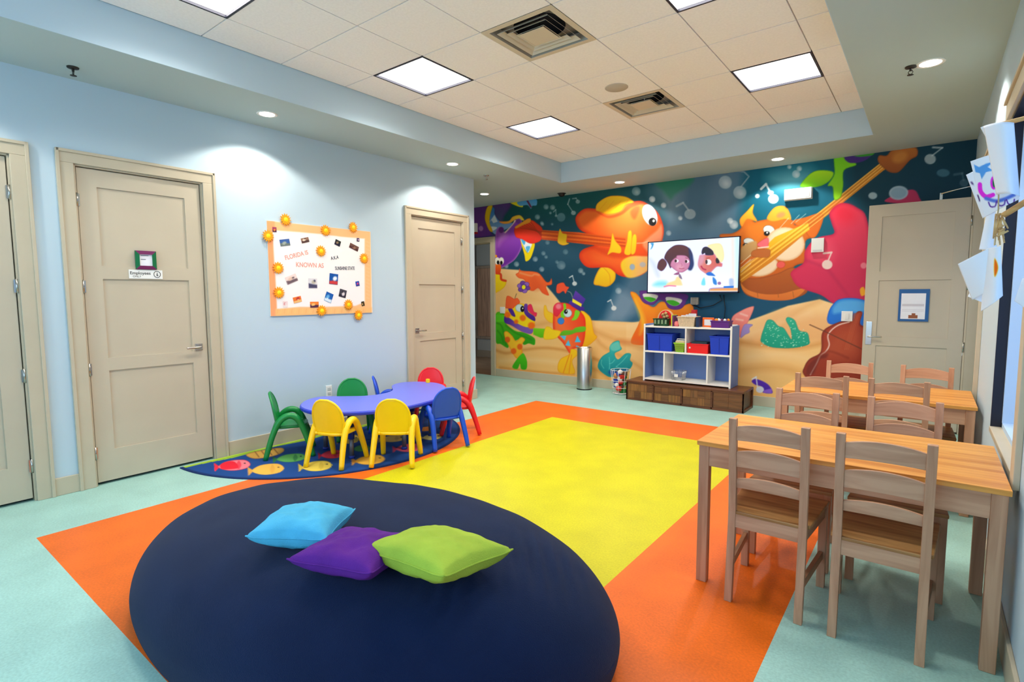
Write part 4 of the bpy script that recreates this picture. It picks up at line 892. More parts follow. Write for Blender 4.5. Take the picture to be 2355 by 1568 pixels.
MB().box(-.12, .12, -.005, -.001, -.036, .036).build('sign_plate', M_white, r)
Mf = lambda x, z, y=-.0052: Matrix.Translation((x, y, z)) @ Matrix.Rotation(PI/2, 4, 'X')
M_blk = mat('black_ink', (20, 20, 22), .7)
textmesh('lettering', 'Employees', .034, M_blk, r, Mf(-.04, .008), bold=True); textmesh('lettering', 'ONLY', .022, M_blk, r, Mf(-.065, -.019))
b = MB(); b.tube([(.08+.024*math.cos(k*PI/12), -.0055, .002+.026*math.sin(k*PI/12)) for k in range(24)], .0022, 6, True)
b.tube([(.08, -.0055, -.014), (.081, -.0055, .016)], .002, 6); b.tube([(.074, -.0055, -.006), (.08, -.0055, .002), (.087, -.0055, -.01)], .002, 6); b.build('emblem', M_blk, r)
r = thing('wall_outlet', 'white power outlet low on the blue wall behind the small table', 'outlet', (0, 3.318, .455), PI/2)
MB().box(-.036, .036, -.008, 0, -.06, .06).build('cover_plate', M_white, r, bevel=.002)
for z in (-.025, .025):
    b = MB(); b.box(-.018, .018, -.011, -.008, z-.016, z+.016); b.build('socket', mat('socket_grey', (200, 200, 196), .5), r, bevel=.002)

# ================================================================== BACK WALL THINGS
def plate(name, px, py, w, h, d, label, cat, m=M_white, y=D-.003, parts=None):
    p = at(px, py, y=y); r = thing(name, label, cat, (p.x, y, p.z))
    MB().box(-w/2, w/2, -d, 0, -h/2, h/2).build('cover_plate', m, r, bevel=.003)
    return r
r = plate('emergency_light', 1837, 447, .30, .13, .075, 'white rectangular emergency light box high on the mural', 'emergency light')
MB().box(-.155, .155, -.02, 0, -.07, .07).build('back_plate', M_white, r, bevel=.003)
b = MB(); b.box(.06, .13, -.079, -.074, -.05, .05); b.build('lamp_lens', mat('lens_grey', (206, 204, 200), .3), r, bevel=.002)
r = plate('thermostat', 1881, 564, .135, .17, .03, 'square white wall control on the crimson tentacle of the mural', 'wall control'); MB().box(-.05, .05, -.033, -.03, -.07, -.055).build('display_strip', mat('lens_grey', (206, 204, 200)), r)
r = plate('switch_plate', 1948, 727, .115, .12, .01, 'white switch plate over the cello of the mural', 'switch plate'); MB().box(-.02, .02, -.016, -.01, -.035, .035).build('rocker_switch', M_white, r, bevel=.002)
r = plate('switch_plate', 1156, 713, .11, .115, .01, 'white switch plate beside the green tailed party fish', 'switch plate'); MB().box(-.02, .02, -.016, -.01, -.035, .035).build('rocker_switch', M_white, r, bevel=.002)
r = plate('wall_alarm', 1094, 524, .1, .16, .05, 'white box with a red base above the left-hand doorway', 'alarm box'); MB().box(-.05, .05, -.055, 0, -.115, -.08).build('red_base', mat('alarm_red', (190, 30, 36), .4), r)

# television
tx0, tx1, tz0, tz1 = 1.822, 3.098, 1.492, 2.232; yT = D-.12
r = thing('television', 'wide flat television on the mural showing two cartoon children', 'television', ((tx0+tx1)/2, yT, (tz0+tz1)/2))
tw, th = tx1-tx0, tz1-tz0; bz_ = .012
b = MB(); b.box(-tw/2, tw/2, .004, .045, -th/2, th/2); b.build('housing', M_black, r, bevel=.004)
b = MB(); M_bez = mat('dark_blue_bezel', (8, 14, 60), .25)
for (a0, a1, c0, c1) in ((-tw/2, tw/2, th/2-bz_, th/2), (-tw/2, tw/2, -th/2, -th/2+bz_*1.6), (-tw/2, -tw/2+bz_, -th/2, th/2), (tw/2-bz_, tw/2, -th/2, th/2)): b.box(a0, a1, -.004, .004, c0, c1)
b.build('bezel', M_bez, r)
MB().box(-.2, .2, .045, .115, -.16, .16).build('wall_bracket', M_black, r)
n1, n2 = 320, 186; gx, gz = np.meshgrid(np.linspace(-tw/2+bz_, tw/2-bz_, n1), np.linspace(-th/2+bz_*1.6, th/2-bz_, n2))
loc = np.stack([gx.ravel(), np.full(gx.size, .0), gz.ravel()], 1); wp = loc+np.array([(tx0+tx1)/2, yT, (tz0+tz1)/2])
sx_, sy_ = topx(wp); S = Paint(sx_, sy_, (240, 247, 255)); ZG = Zf(1480, 530, 9.225)
S.poly(ZG([(100, 900), (1300, 900), (2100, 1000), (2100, 1340), (100, 1340)]), (248, 250, 255), soft=12, smooth=False)
S.poly(ZG([(1860, 100), (1920, 100), (1930, 1240), (1880, 1240)]), (244, 232, 222), soft=4, smooth=False); S.poly(ZG([(1940, 100), (2030, 100), (2030, 1200), (1960, 1200)]), (206, 240, 252), soft=4, smooth=False)
S.poly(ZG([(150, 270), (215, 270), (190, 360), (150, 400), (175, 320)]), (60, 160, 220), soft=1)
S.poly(ZG([(200, 1160), (300, 1080), (480, 1080), (500, 1170), (320, 1190)]), (110, 226, 240), soft=5, a=.8); S.poly(ZG([(130, 600), (250, 720), (330, 960), (280, 960), (220, 800)]), (206, 220, 246), soft=6)
S.poly(ZG([(480, 1170), (520, 1110), (660, 1060), (700, 990), (760, 990), (820, 1130), (800, 1165), (600, 1165)]), (250, 224, 160), soft=2)
# child with brown hair and a side bun
S.poly(ZG([(290, 780), (320, 660), (400, 595), (470, 640), (495, 720), (440, 820), (380, 860), (320, 830)]), (92, 50, 54), edge=(84, 50, 130), ew=2, soft=1)
S.poly(ZG([(440, 580), (480, 470), (560, 380), (680, 310), (840, 310), (960, 370), (1030, 480), (1045, 600), (1060, 720), (1010, 835), (940, 810), (900, 700), (620, 760), (570, 800), (520, 700), (480, 640)]), (96, 48, 50), (70, 40, 60), edge=(60, 40, 110), ew=2, soft=1)
S.poly(ZG([(960, 380), (1035, 520), (1060, 720), (1010, 835), (945, 810), (985, 650)]), (26, 50, 110), soft=3)
S.poly(ZG([(570, 740), (600, 640), (690, 560), (720, 525), (880, 530), (960, 590), (985, 690), (950, 800), (880, 860), (810, 890), (720, 870), (620, 800)]), (214, 142, 178), (200, 124, 160), edge=(170, 90, 140), ew=3, soft=1)
S.ell(*ZG([(770, 780)])[0], 9, 8, 0, (236, 168, 190), soft=4, a=.7)
for x, y in ((700, 645), (920, 655)):
    S.ell(*ZG([(x, y)])[0], 5.2, 3.8, 0, (244, 238, 246), soft=.7); S.ell(*ZG([(x-18, y)])[0], 2.8, 3.4, 0, (60, 26, 36), soft=.6)
S.line(ZG([(760, 805), (810, 812), (860, 800)]), 1.6, (170, 70, 100)); S.line(ZG([(650, 585), (700, 575)]), 1.2, (130, 70, 80)); S.line(ZG([(890, 580), (930, 590)]), 1.2, (130, 70, 80)); S.line(ZG([(800, 700), (820, 740), (800, 755)]), 1.2, (190, 110, 140))
S.poly(ZG([(640, 930), (740, 880), (760, 920), (720, 940)]), (150, 80, 130), soft=1); S.poly(ZG([(745, 940), (780, 930), (820, 1030), (760, 1000)]), (130, 110, 140), soft=1)
# second child, dark quiff and pale yellow hat
S.poly(ZG([(1360, 330), (1500, 280), (1640, 290), (1700, 440), (1700, 600), (1640, 680), (1580, 620), (1460, 440)]), (252, 240, 178), edge=(248, 226, 150), ew=3, soft=1.5)
S.poly(ZG([(1150, 720), (1180, 560), (1210, 520), (1400, 500), (1500, 490), (1570, 600), (1640, 680), (1675, 700), (1660, 770), (1560, 770), (1480, 840), (1420, 900), (1350, 930), (1260, 880), (1190, 820)]), (226, 130, 120), (216, 104, 96), g=((1610, 0), (1645, 0)), edge=(220, 150, 190), ew=4, soft=1)
S.poly(ZG([(1180, 580), (1240, 500), (1300, 560), (1260, 700), (1170, 740)]), (220, 170, 210), soft=4, a=.6)
S.poly(ZG([(1230, 460), (1260, 370), (1345, 345), (1460, 420), (1490, 500), (1440, 525), (1320, 520), (1300, 480), (1250, 505)]), (40, 26, 44), edge=(60, 40, 130), ew=1.6, soft=.9); S.poly(ZG([(1530, 620), (1560, 580), (1605, 640), (1600, 690), (1545, 690)]), (36, 24, 36), soft=.9)
S.ell(*ZG([(1375, 670)])[0], 7, 6.5, 0, (248, 248, 255), soft=.8); S.ell(*ZG([(1335, 665)])[0], 2.6, 5, 0, (60, 26, 30), soft=.6); S.line(ZG([(1330, 590), (1400, 580)]), 1.4, (150, 70, 60))
S.line(ZG([(1225, 760), (1260, 810), (1320, 830)]), 3, (180, 30, 80)); S.poly(ZG([(1330, 910), (1420, 880), (1520, 960), (1440, 960), (1360, 950)]), (30, 110, 214), soft=1.2)
S.poly(ZG([(1470, 990), (1540, 1050), (1550, 1150), (1480, 1120)]), (40, 130, 220), soft=1.2); S.poly(ZG([(1290, 1000), (1310, 1150), (1230, 1150), (1240, 1060)]), (120, 226, 244), soft=1.5); S.ell(*ZG([(1608, 1118)])[0], 4, 3.6, 0, (150, 110, 170), soft=.9)
S.poly(ZG([(1510, 290), (1600, 295), (1540, 350), (1508, 350)]), (150, 80, 236), soft=.9) if False else None
S.poly(ZG([(1820, 1030), (1900, 1030), (1905, 1170), (1825, 1170)]), (160, 186, 230), soft=2, a=.8); S.poly(ZG([(1700, 1180), (1915, 1172), (1910, 1225), (1700, 1225)]), (20, 110, 220), soft=.8, smooth=False)
S.poly(ZG([(1390, 1280), (1430, 1235), (1560, 1225), (2060, 1215), (2060, 1280)]), (236, 160, 90), soft=.9, smooth=False); S.line(ZG([(1390, 1285), (1430, 1230), (1700, 1215)]), 1.4, (130, 100, 190)); S.line(ZG([(440, 1190), (540, 1170), (680, 1178)]), 3, (240, 130, 170))
paint_mesh('screen', loc, n1, n2, None, S, vmat('lit_screen', em=.56), r)
r = MB(); p0 = at(1560, 690, y=D-.03); q = [at(x, y, y=D-.03) for x, y in ((1655, 678), (1660, 690), (1640, 702), (1610, 708), (1590, 700))]
r.tube([tuple(v) for v in q], .006, 8); r.tube([tuple(at(x, y, y=D-.03)) for x, y in ((1664, 678), (1668, 710), (1664, 745), (1668, 790))], .005, 8)
o = r.build('power_cable', M_black); tag(o, 'black cables hanging behind and below the television', 'cable')
r = thing('media_box', 'small perforated media box hanging under the television', 'media box', tuple(at(1598, 692, y=D-.06)))
MB().box(-.05, .05, -.03, .03, -.05, .05).build('box_body', mat('grey_vented_metal', (176, 172, 160), .5, bump=.6, bs=300), r, bevel=.004)
b = MB(); [b.box(-.04, .04, -.033, -.03, -.04+k*.016, -.034+k*.016) for k in range(6)]; b.build('vent_slots', mat('slot_dark', (70, 66, 66)), r)

# low dark chest under the shelf unit
cx0, cx1, cy0, cy1, ch = 1.752, 3.335, 6.925, 7.38, .275
M_walnut = wood('dark_walnut', (112, 66, 40), (74, 40, 24), .35); r = thing('storage_chest', 'long low dark wooden chest with woven squares, below the white shelf unit', 'chest', ((cx0+cx1)/2, (cy0+cy1)/2, 0))
cw, cd_ = (cx1-cx0)/2, (cy1-cy0)/2
MB().box(-cw, cw, -cd_, cd_, ch-.03, ch).build('lid', M_walnut, r, bevel=.006)
MB().box(-cw+.02, cw-.02, -cd_+.02, cd_-.02, .01, ch-.03).build('body', M_walnut, r)
b = MB()
for x in (-cw+.012, -cw/2, 0, cw/2, cw-.012): b.box(x-.012, x+.012, -cd_+.004, -cd_+.02, .01, ch-.03)
b.box(-cw, cw, -cd_+.004, -cd_+.03, 0, .03); b.box(-cw, cw, -cd_+.004, -cd_+.02, ch-.045, ch-.03)
for x in (-cw+.001, cw-.02): b.box(x, x+.019, -cd_+.004, cd_, 0, .03); b.box(x, x+.019, cd_-.03, cd_, .01, ch-.03); b.box(x, x+.019, -cd_+.004, -cd_+.034, .01, ch-.03)
b.build('frame', M_walnut, r, bevel=.002)
tones = [(136, 88, 48), (124, 78, 42), (146, 94, 48), (114, 70, 38), (154, 102, 50)]; MW = [wood('woven_square_%s' % 'abcde'[k], tones[k], tuple(int(c*.75) for c in tones[k]), .45, 'x' if k % 2 else 'z', 2) for k in range(5)]
rr = random.Random(11)
for s4 in range(4):
    b = MB(); x0 = -cw+.024+s4*cw/2; wpn = cw/2-.024; xs = [0, .26, .52, .76, 1]
    if s4 == 3: xs = [0, .5, 1]
    for a in range(len(xs)-1):
        for c in range(2):
            b.box(x0+wpn*xs[a]+.001, x0+wpn*xs[a+1]-.001, -cd_+.010, -cd_+.02, .03+c*.1+.001, .13+c*.1-.001, rr.choice([0, 1, 1, 2, 3, 3, 4]) if s4 < 3 else 1)
    b.build('front_panel', MW, r)

# white and blue shelf unit on the chest
sx0, sx1, sy0, sy1, sz0, sz1 = 1.957, 3.14, 7.03, 7.37, ch, ch+.795
M_sw = mat('shelf_white_edge', (240, 236, 226), .5); M_sbl = mat('shelf_blue_panel', (104, 134, 196), .5)
r = thing('shelf_unit', 'open white and blue shelf unit with five bays on the dark chest', 'shelf unit', ((sx0+sx1)/2, (sy0+sy1)/2, sz0)); hw, hd, hh = (sx1-sx0)/2, (sy1-sy0)/2, sz1-sz0
mid = .415
MB().box(-hw+.02, hw-.02, hd-.012, hd, .02, hh-.03).build('back_panel', M_sbl, r)
for x in (-hw, hw-.022): 
    b = MB(); b.box(x, x+.022, -hd+.012, hd, 0, hh); b.box(x-.001, x+.023, -hd, -hd+.014, 0, hh, 1); b.build('side_panel', [M_sbl, M_sw], r, bevel=.004)
for nm, z in (('bottom_board', .03), ('middle_shelf', mid), ('top_board', hh-.035)): MB().box(-hw+.022, hw-.022, -hd+.003, hd-.012, z-.011, z+.011).build(nm, M_sw, r, bevel=.002)
MB().box(-hw+.022, hw-.022, hd-.03, hd-.012, hh-.024, hh+.01).build('top_rail', M_sw, r)
for x, z0, z1 in ((.0, mid+.011, hh-.046), (-hw+.30, .041, mid-.011), (hw-.30, .041, mid-.011)): MB().box(x-.009, x+.009, -hd+.004, hd-.012, z0, z1).build('divider', M_sw, r)
SM = sz0+mid+.011; ST = sz0+hh-.024; SB = sz0+.041
def bin_(name, x0, x1, z, h, m, label, d=.26, y0=None, taper=.012, cat='bin', group=None, lid=False, rim=.006):
    y0 = y0 if y0 is not None else sy0+.02; cx, cy = (x0+x1)/2, y0+d/2; a, c = (x1-x0)/2, d/2
    r = thing(name, label, cat, (cx, cy, z), 0, group); t = .004
    b = MB()
    o0 = [(-a+taper, -c+taper, 0), (a-taper, -c+taper, 0), (a-taper, c-taper, 0), (-a+taper, c-taper, 0)]; o1 = [(-a, -c, h), (a, -c, h), (a, c, h), (-a, c, h)]
    i1 = [(-a+t, -c+t, h), (a-t, -c+t, h), (a-t, c-t, h), (-a+t, c-t, h)]; i0 = [(-a+taper+t, -c+taper+t, t), (a-taper-t, -c+taper+t, t), (a-taper-t, c-taper-t, t), (-a+taper+t, c-taper-t, t)]
    vs = o0+o1+i1+i0; fs = [(0, 3, 2, 1), (12, 13, 14, 15)]
    for q in range(4):
        n = (q+1) % 4; fs += [(q, n, 4+n, 4+q), (4+q, 4+n, 8+n, 8+q), (8+q, 8+n, 12+n, 12+q)]
    b.add(vs, fs).build('body', m, r, bevel=.003)
    b = MB()
    for (u0, u1, v0, v1) in ((-a-rim, a+rim, -c-rim, -c), (-a-rim, a+rim, c, c+rim), (-a-rim, -a, -c, c), (a, a+rim, -c, c)): b.box(u0, u1, v0, v1, h-.012, h+.002)
    b.build('rim', m, r, bevel=.002)
    return r
M_blue = mat('blue_fabric_bin', (20, 60, 190), .6, var=.05); M_lime = mat('lime_plastic', (150, 206, 40), .4); M_red = mat('red_plastic', (232, 26, 30), .4); M_purp = mat('purple_plastic', (92, 30, 128), .4)
M_beige = mat('beige_weave', (222, 200, 166), .9, var=.12, vs=60, bump=.8, bs=120)
rb = bin_('storage_bin', 2.0, 2.36, SM, .235, M_blue, 'blue fabric bin in the upper left bay of the shelf unit', .28)
MB().box(-.002, .002, -.1405, -.139, .02, .21).build('front_seam', mat('seam_navy', (10, 36, 130)), rb)
rb = bin_('storage_bin', 2.86, 3.10, SM, .235, M_blue, 'blue fabric bin in the upper right bay of the shelf unit', .28); MB().box(-.002, .002, -.1405, -.139, .02, .21).build('front_seam', mat('seam_navy', (10, 36, 130)), rb)
rb = bin_('plastic_basket', 2.385, 2.53, SM, .125, M_lime, 'lime green plastic basket in the upper left bay', .18, taper=.02)
b = MB(); [b.box(-.06, .06, -.0915+k*.0, -.089, .02+k*.02, .028+k*.02) for k in range(5)]; b.build('slots', mat('slot_olive', (130, 140, 60)), rb)
b = MB(); b.box(-.058, .062, -.07, .07, .12, .15); b.build('paper_stack', mat('tan_paper', (220, 200, 150), .7), rb)
b = MB(); b.tube([(-.055, -.03, .155), (-.05, -.03, .175), (.055, -.03, .175), (.06, -.03, .155)], .005, 8); b.box(-.055, .06, -.05, .05, .15, .157); b.build('white_handle', M_white, rb)
rb = bin_('plastic_box', 2.565, 2.84, SM, .125, M_red, 'low red plastic box in the upper right bay', .2, taper=.004)
MB().tube([(-.10, -.1005, .07), (-.10, -.104, .07)], .012, 16).build('white_sticker', M_white, rb)
MB().box(-.09, .11, -.07, .07, .118, .15).build('dark_contents', mat('slate_contents', (40, 60, 70), .7), rb)
# wire basket
r = thing('wire_basket', 'small clear wire basket on the bottom shelf', 'basket', (2.43, sy0+.10, SB)); M_wire = mat('silver_wire', (206, 208, 212), .3, .7); b = MB()
a, c, h = .08, .08, .125
for z, s_ in ((.004, .85), (.045, .9), (.085, .95), (.125, 1)): b.tube([(-a*s_, -c*s_, z), (a*s_, -c*s_, z), (a*s_, c*s_, z), (-a*s_, c*s_, z)], .0028, 6, True)
for k in range(9):
    u = -a+2*a*k/8
    for s_ in (-1, 1): b.tube([(u*.85, s_*c*.85, .004), (u, s_*c, h)], .0022, 6); b.tube([(s_*a*.85, u*.85, .004), (s_*a, u, h)], .0022, 6)
b.build('wire_frame', M_wire, r); MB().box(-.03, .02, -.083, -.079, .045, .085).build('label_tag', M_white, r)
# things along the top board
TP = ST
r = thing('toy_arch', 'red arched toy house with a pale outline on the shelf unit', 'toy', (2.22, sy0+.12, TP)); arch = [(-.115, 0), (.115, 0), (.115, .09)]+[(.115*math.cos(t), .09+.13*math.sin(t)) for t in np.linspace(.1, PI-.1, 14)]+[(-.115, .09)]
MB().prism(arch, 0, .03, 'y').build('arch_body', mat('toy_cream', (232, 190, 140), .6), r)
ar2 = [(x*.84, .012+z*.9) for x, z in arch]; MB().prism(ar2, -.004, 0, 'y').build('arch_front', M_red, r)
b = MB(); [b.lathe([(0, 0), (.022, .008), (.024, .03), (0, .05)], (x, -.02, z), 12) for x, z in ((-.03, .13), (.01, .15), (.03, .11), (-.01, .1), (.045, .06))]; b.build('toy_figures', mat('toy_sand', (200, 160, 110), .7, var=.4, vs=30), r)
rb = bin_('plant_box', 2.09, 2.29, TP, .10, mat('dark_green_basket', (30, 84, 50), .8, var=.5, vs=25, col2=(20, 30, 26)), 'dark green basket in front of the red toy arch', .09, y0=sy0+.01, taper=.006, cat='basket')
b = MB(); [b.box(-.085+k*.05, -.06+k*.05, -.0465, -.045, .03, .085) for k in range(4)]; b.build('window_panels', mat('pale_green_panel', (130, 156, 120), .7), rb)
for k, (x, c, lab) in enumerate(((2.335, (206, 222, 60), 'thin lime green book standing upright on the shelf unit'), (2.352, (112, 60, 110), 'thin plum coloured book beside the lime green book'))):
    tag(BX('book', x, x+.014, sy0+.03, sy0+.2, TP, TP+.155-.01*k, mat('book_cover_%s' % 'ab'[k], c, .5), bevel=.002), lab, 'book')
r = MB().lathe([(0, 0), (.03, 0), (.036, .03), (.03, .062), (.012, .07), (0, .072)], seg=20).build('toy_jar', mat('toy_pink', (240, 130, 130), .5)); r.location = (2.40, sy0+.07, TP); tag(r, 'small pink toy jar beside the beige basket', 'toy')
rb = bin_('fabric_basket', 2.42, 2.66, TP, .135, M_beige, 'beige woven basket with papers on the shelf unit', .2, y0=sy0+.02, taper=.022, cat='basket')
b = MB(); b.box(.01, .11, -.02, -.014, .05, .175); b.box(-.10, .0, .0, .006, .05, .15); b.box(-.05, .06, .03, .036, .05, .16); b.build('papers', M_paper, rb)
tag(MB().box(2.67, 2.71, sy0+.03, sy0+.2, TP, TP+.13).build('folder', mat('navy_card', (16, 44, 84), .5), bevel=.003), 'navy blue folder standing right of the beige basket', 'folder')
tag(MB().box(2.54, 2.60, sy0+.22, sy0+.29, TP, TP+.22).build('toy_block', mat('red_white_box', (206, 40, 40), .5), bevel=.003), 'small red box behind the beige basket', 'toy')
r = thing('photo_stand', 'orange plastic frame with a white card on the shelf unit', 'frame', (2.80, sy0+.12, TP)); M_orp = mat('orange_plastic', (255, 112, 20), .4)
b = MB(); b.box(-.075, .075, 0, .02, 0, .022); b.box(-.075, .075, 0, .02, .10, .125); b.box(-.075, -.05, 0, .02, .02, .10); b.box(.05, .075, 0, .02, .02, .10); b.build('frame', M_orp, r, bevel=.006); MB().box(-.05, .05, .004, .012, .02, .10).build('card', M_paper, r)
rb = bin_('toy_bin', 2.865, 3.095, TP, .09, M_purp, 'purple plastic bin full of small toys at the right end of the shelf unit', .16, y0=sy0+.02, taper=.006)
b = MB(); rr = random.Random(4)
for k in range(9): b.lathe([(0, 0), (.018, .005), (.02, .03), (0, .045)], (rr.uniform(-.09, .09), rr.uniform(-.05, .05), .075), 10, k % 3)
b.build('small_toys', [mat('toy_orange', (246, 150, 40)), mat('toy_white', (236, 230, 226)), mat('toy_plum', (110, 40, 90))], rb)

# steel waste bin
r = thing('waste_bin', 'tall cylindrical brushed steel waste bin against the mural', 'waste bin', (.865, 7.29, 0))
MB().lathe([(.118, .012), (.118, .655), (.112, .66), (.106, .655), (.106, .1), (0, .1)], seg=48, cap=False).build('steel_body', M_steel, r); MB().lathe([(0, 0), (.121, 0), (.121, .014), (.117, .018)], seg=48, cap=False).build('black_base', M_black, r)
# wire tub of toys
r = thing('toy_tub', 'white wire tub of colourful toys on the floor beside the dark chest', 'toy basket', (1.50, 7.27, 0)); b = MB(); ra, rb_ = .115, .15
for z, s_ in ((.012, 0), (.10, .25), (.20, .55), (.36, 1)): b.tube([((ra+(rb_-ra)*s_)*math.cos(t), (ra+(rb_-ra)*s_)*math.sin(t), z) for t in np.linspace(0, 2*PI, 24, endpoint=False)], .0035, 6, True)
for t in np.linspace(0, 2*PI, 9, endpoint=False): b.tube([(ra*math.cos(t), ra*math.sin(t), .012), (rb_*math.cos(t), rb_*math.sin(t), .36)], .003, 6)
b.lathe([(0, .008), (ra, .008), (ra, .014), (0, .014)], seg=24, cap=False); b.build('wire_frame', M_white, r)
cols = [('green', (30, 140, 60)), ('yellow', (240, 200, 30)), ('dark navy', (20, 24, 50)), ('tan', (214, 140, 90)), ('blue', (30, 60, 160)), ('white', (236, 232, 226)), ('red', (230, 60, 50)), ('brown', (100, 66, 50))]; rr = random.Random(9)
for k in range(24):
    lv = k//8; t, q, z = k*2.4, .03+.045*((k*7) % 5)/4, .02+.29*k/24; s_ = rr.uniform(.036, .05); cn, c = cols[(k*3) % 8]; ball = k % 3 != 0
    b = MB()
    if ball: b.lathe([(0, 0), (s_*.7, s_*.2), (s_, s_*.9), (s_*.7, s_*1.5), (0, s_*1.8)], (0, 0, 0), 14)
    else: b.box(-s_, s_, -s_*.7, s_*.7, 0, s_*1.3, 0, Matrix.Rotation(rr.uniform(0, 3), 4, 'Z') @ Matrix.Rotation(.2, 4, 'X'))
    o = b.build('toy_ball' if ball else 'toy_block', mat('tub_toy_'+cn.replace(' ', '_'), c, .45)); o.location = (1.50+q*math.cos(t), 7.27+q*math.sin(t), z)
    tag(o, '%s toy %s in the %s of the white wire tub' % (cn, 'ball' if ball else 'block', ['bottom layer', 'middle', 'top layer'][lv]), 'toy', 'toys in the white wire tub')
# poster on the open door
p = at(2101, 702, y=7.215); r = thing('door_notice', 'white notice with a blue border taped to the open door', 'notice', (p.x, 7.219, p.z)); w, h = .132, .173
MB().box(-w, w, -.002, 0, -h, h).build('blue_backing', mat('blue_card', (36, 92, 150), .6), r); ws_ = MB().box(-w+.022, w-.03, -.004, -.002, -h+.025, h-.045).build('white_sheet', M_paper, r)
b = MB(); b.box(-.04, .04, -.0055, -.004, -.14, -.105); b.box(-.012, .02, -.0055, -.004, -.105, -.085); b.build('printed_picture', mat('brown_ink', (150, 84, 50)), ws_)
b = MB(); b.box(-.1, .09, -.0055, -.004, -.01, .015); b.box(-.1, .09, -.0055, -.004, -.05, -.046); b.box(-.1, .09, -.0055, -.004, -.065, -.062); b.build('printed_lines', mat('pale_ink', (206, 200, 206)), ws_)
# ================================================================== RUG, CHILD TABLE AND CHAIRS
from mathutils import noise
RC = (.03, 3.25, 1.43); n1, n2 = 150, 300
tt, rr_ = np.meshgrid(np.linspace(-PI/2, PI/2, n2), np.linspace(0.001, 1, n1))
rx_ = RC[0]+RC[2]*rr_*np.cos(tt); ry_ = RC[1]+RC[2]*rr_*np.sin(tt)
XYZr = np.stack([rx_.ravel(), ry_.ravel(), np.full(rx_.size, .008)], 1)
qx, qy = topx(XYZr); G = Paint(qx, qy, (22, 66, 130))
wx, wy = XYZr[:, 0], XYZr[:, 1]; G.C[wx < .10+.02*np.sin(wy*9)] = (140, 176, 50); G.C[wx < .055] = (170, 196, 60)
G.C[np.hypot(wx-RC[0], wy-RC[1]) > RC[2]-.02] = (14, 44, 96)
Z6 = Zf(420, 820, 3.364)
def fish(zx, zy, L, Hh, c1, c2, flip=1, rot=-5):
    cx, cy = Z6([(zx, zy)])[0]; L /= 3.364; Hh /= 3.364; a = math.radians(rot); f = lambda pts: [(cx+flip*(x*math.cos(a))-y*math.sin(a), cy+flip*x*math.sin(a)*flip+y*math.cos(a)) for x, y in pts]
    G.poly(f([(-L*.45, 0), (-L*.62, -Hh*.5), (-L*.62, Hh*.5)]), c2, soft=.7, smooth=False)
    G.poly(f([(-L*.5, 0), (-L*.3, -Hh*.45), (0, -Hh*.6), (L*.35, -Hh*.5), (L*.5, 0), (L*.35, Hh*.42), (0, Hh*.55), (-L*.3, Hh*.4)]), c1, soft=.8, edge=c2, ew=2)
    G.poly(f([(L*.15, -Hh*.5), (L*.22, 0), (L*.12, Hh*.45), (L*.06, 0)]), c2, soft=1, a=.7); G.ell(*f([(L*.33, -Hh*.15)])[0], 2.2, 1.2, 0, (30, 24, 30), soft=.6)
fish(400, 842, 250, 70, (238, 120, 130), (226, 40, 60)); G.poly(Z6([(290, 840), (330, 815), (400, 812), (430, 860), (340, 872), (300, 868)]), (226, 30, 50), soft=.8)
fish(660, 873, 250, 72, (232, 172, 70), (210, 150, 60)); fish(1040, 848, 230, 68, (236, 206, 80), (214, 180, 60)); fish(840, 785, 230, 56, (90, 160, 80), (40, 110, 60))
fish(1160, 757, 180, 56, (206, 50, 70), (150, 20, 50)); fish(1450, 800, 230, 64, (232, 176, 60), (200, 140, 50)); fish(1385, 710, 130, 44, (80, 150, 80), (50, 110, 60)); fish(1755, 706, 210, 56, (220, 90, 110), (180, 50, 80))
fish(1630, 635, 190, 46, (226, 190, 100), (196, 160, 90)); fish(1290, 640, 160, 60, (232, 190, 80), (214, 160, 70)); fish(1930, 622, 150, 40, (226, 214, 130), (200, 180, 90)); fish(1880, 560, 120, 30, (236, 150, 60), (200, 110, 40)); fish(1650, 575, 90, 26, (180, 90, 80), (150, 60, 60))
G.poly(Z6([(490, 760), (560, 735), (680, 712), (770, 705), (780, 735), (700, 770), (560, 790)]), (214, 160, 70), edge=(180, 110, 50), ew=3, soft=1)
for q in range(4): G.line(Z6([(560+q*50, 735-q*6), (590+q*50, 775-q*8)]), 2.2, (120, 70, 40), a=.8, smooth=False)
r = thing('rug', 'half round dark blue rug with coloured fish and a green edge along the wall', 'rug', (0, 0, 0))
paint_mesh('rug_pile', XYZr, n2, n1, None, G, vmat('rug_print', .95), r)
edge = [(RC[0]+RC[2]*1.002*math.cos(t), RC[1]+RC[2]*1.002*math.sin(t)) for t in np.linspace(-PI/2, PI/2, 90)]
MB().prism(edge, 0, .0072).build('rug_backing', mat('rug_binding', (14, 40, 92), .9), r)

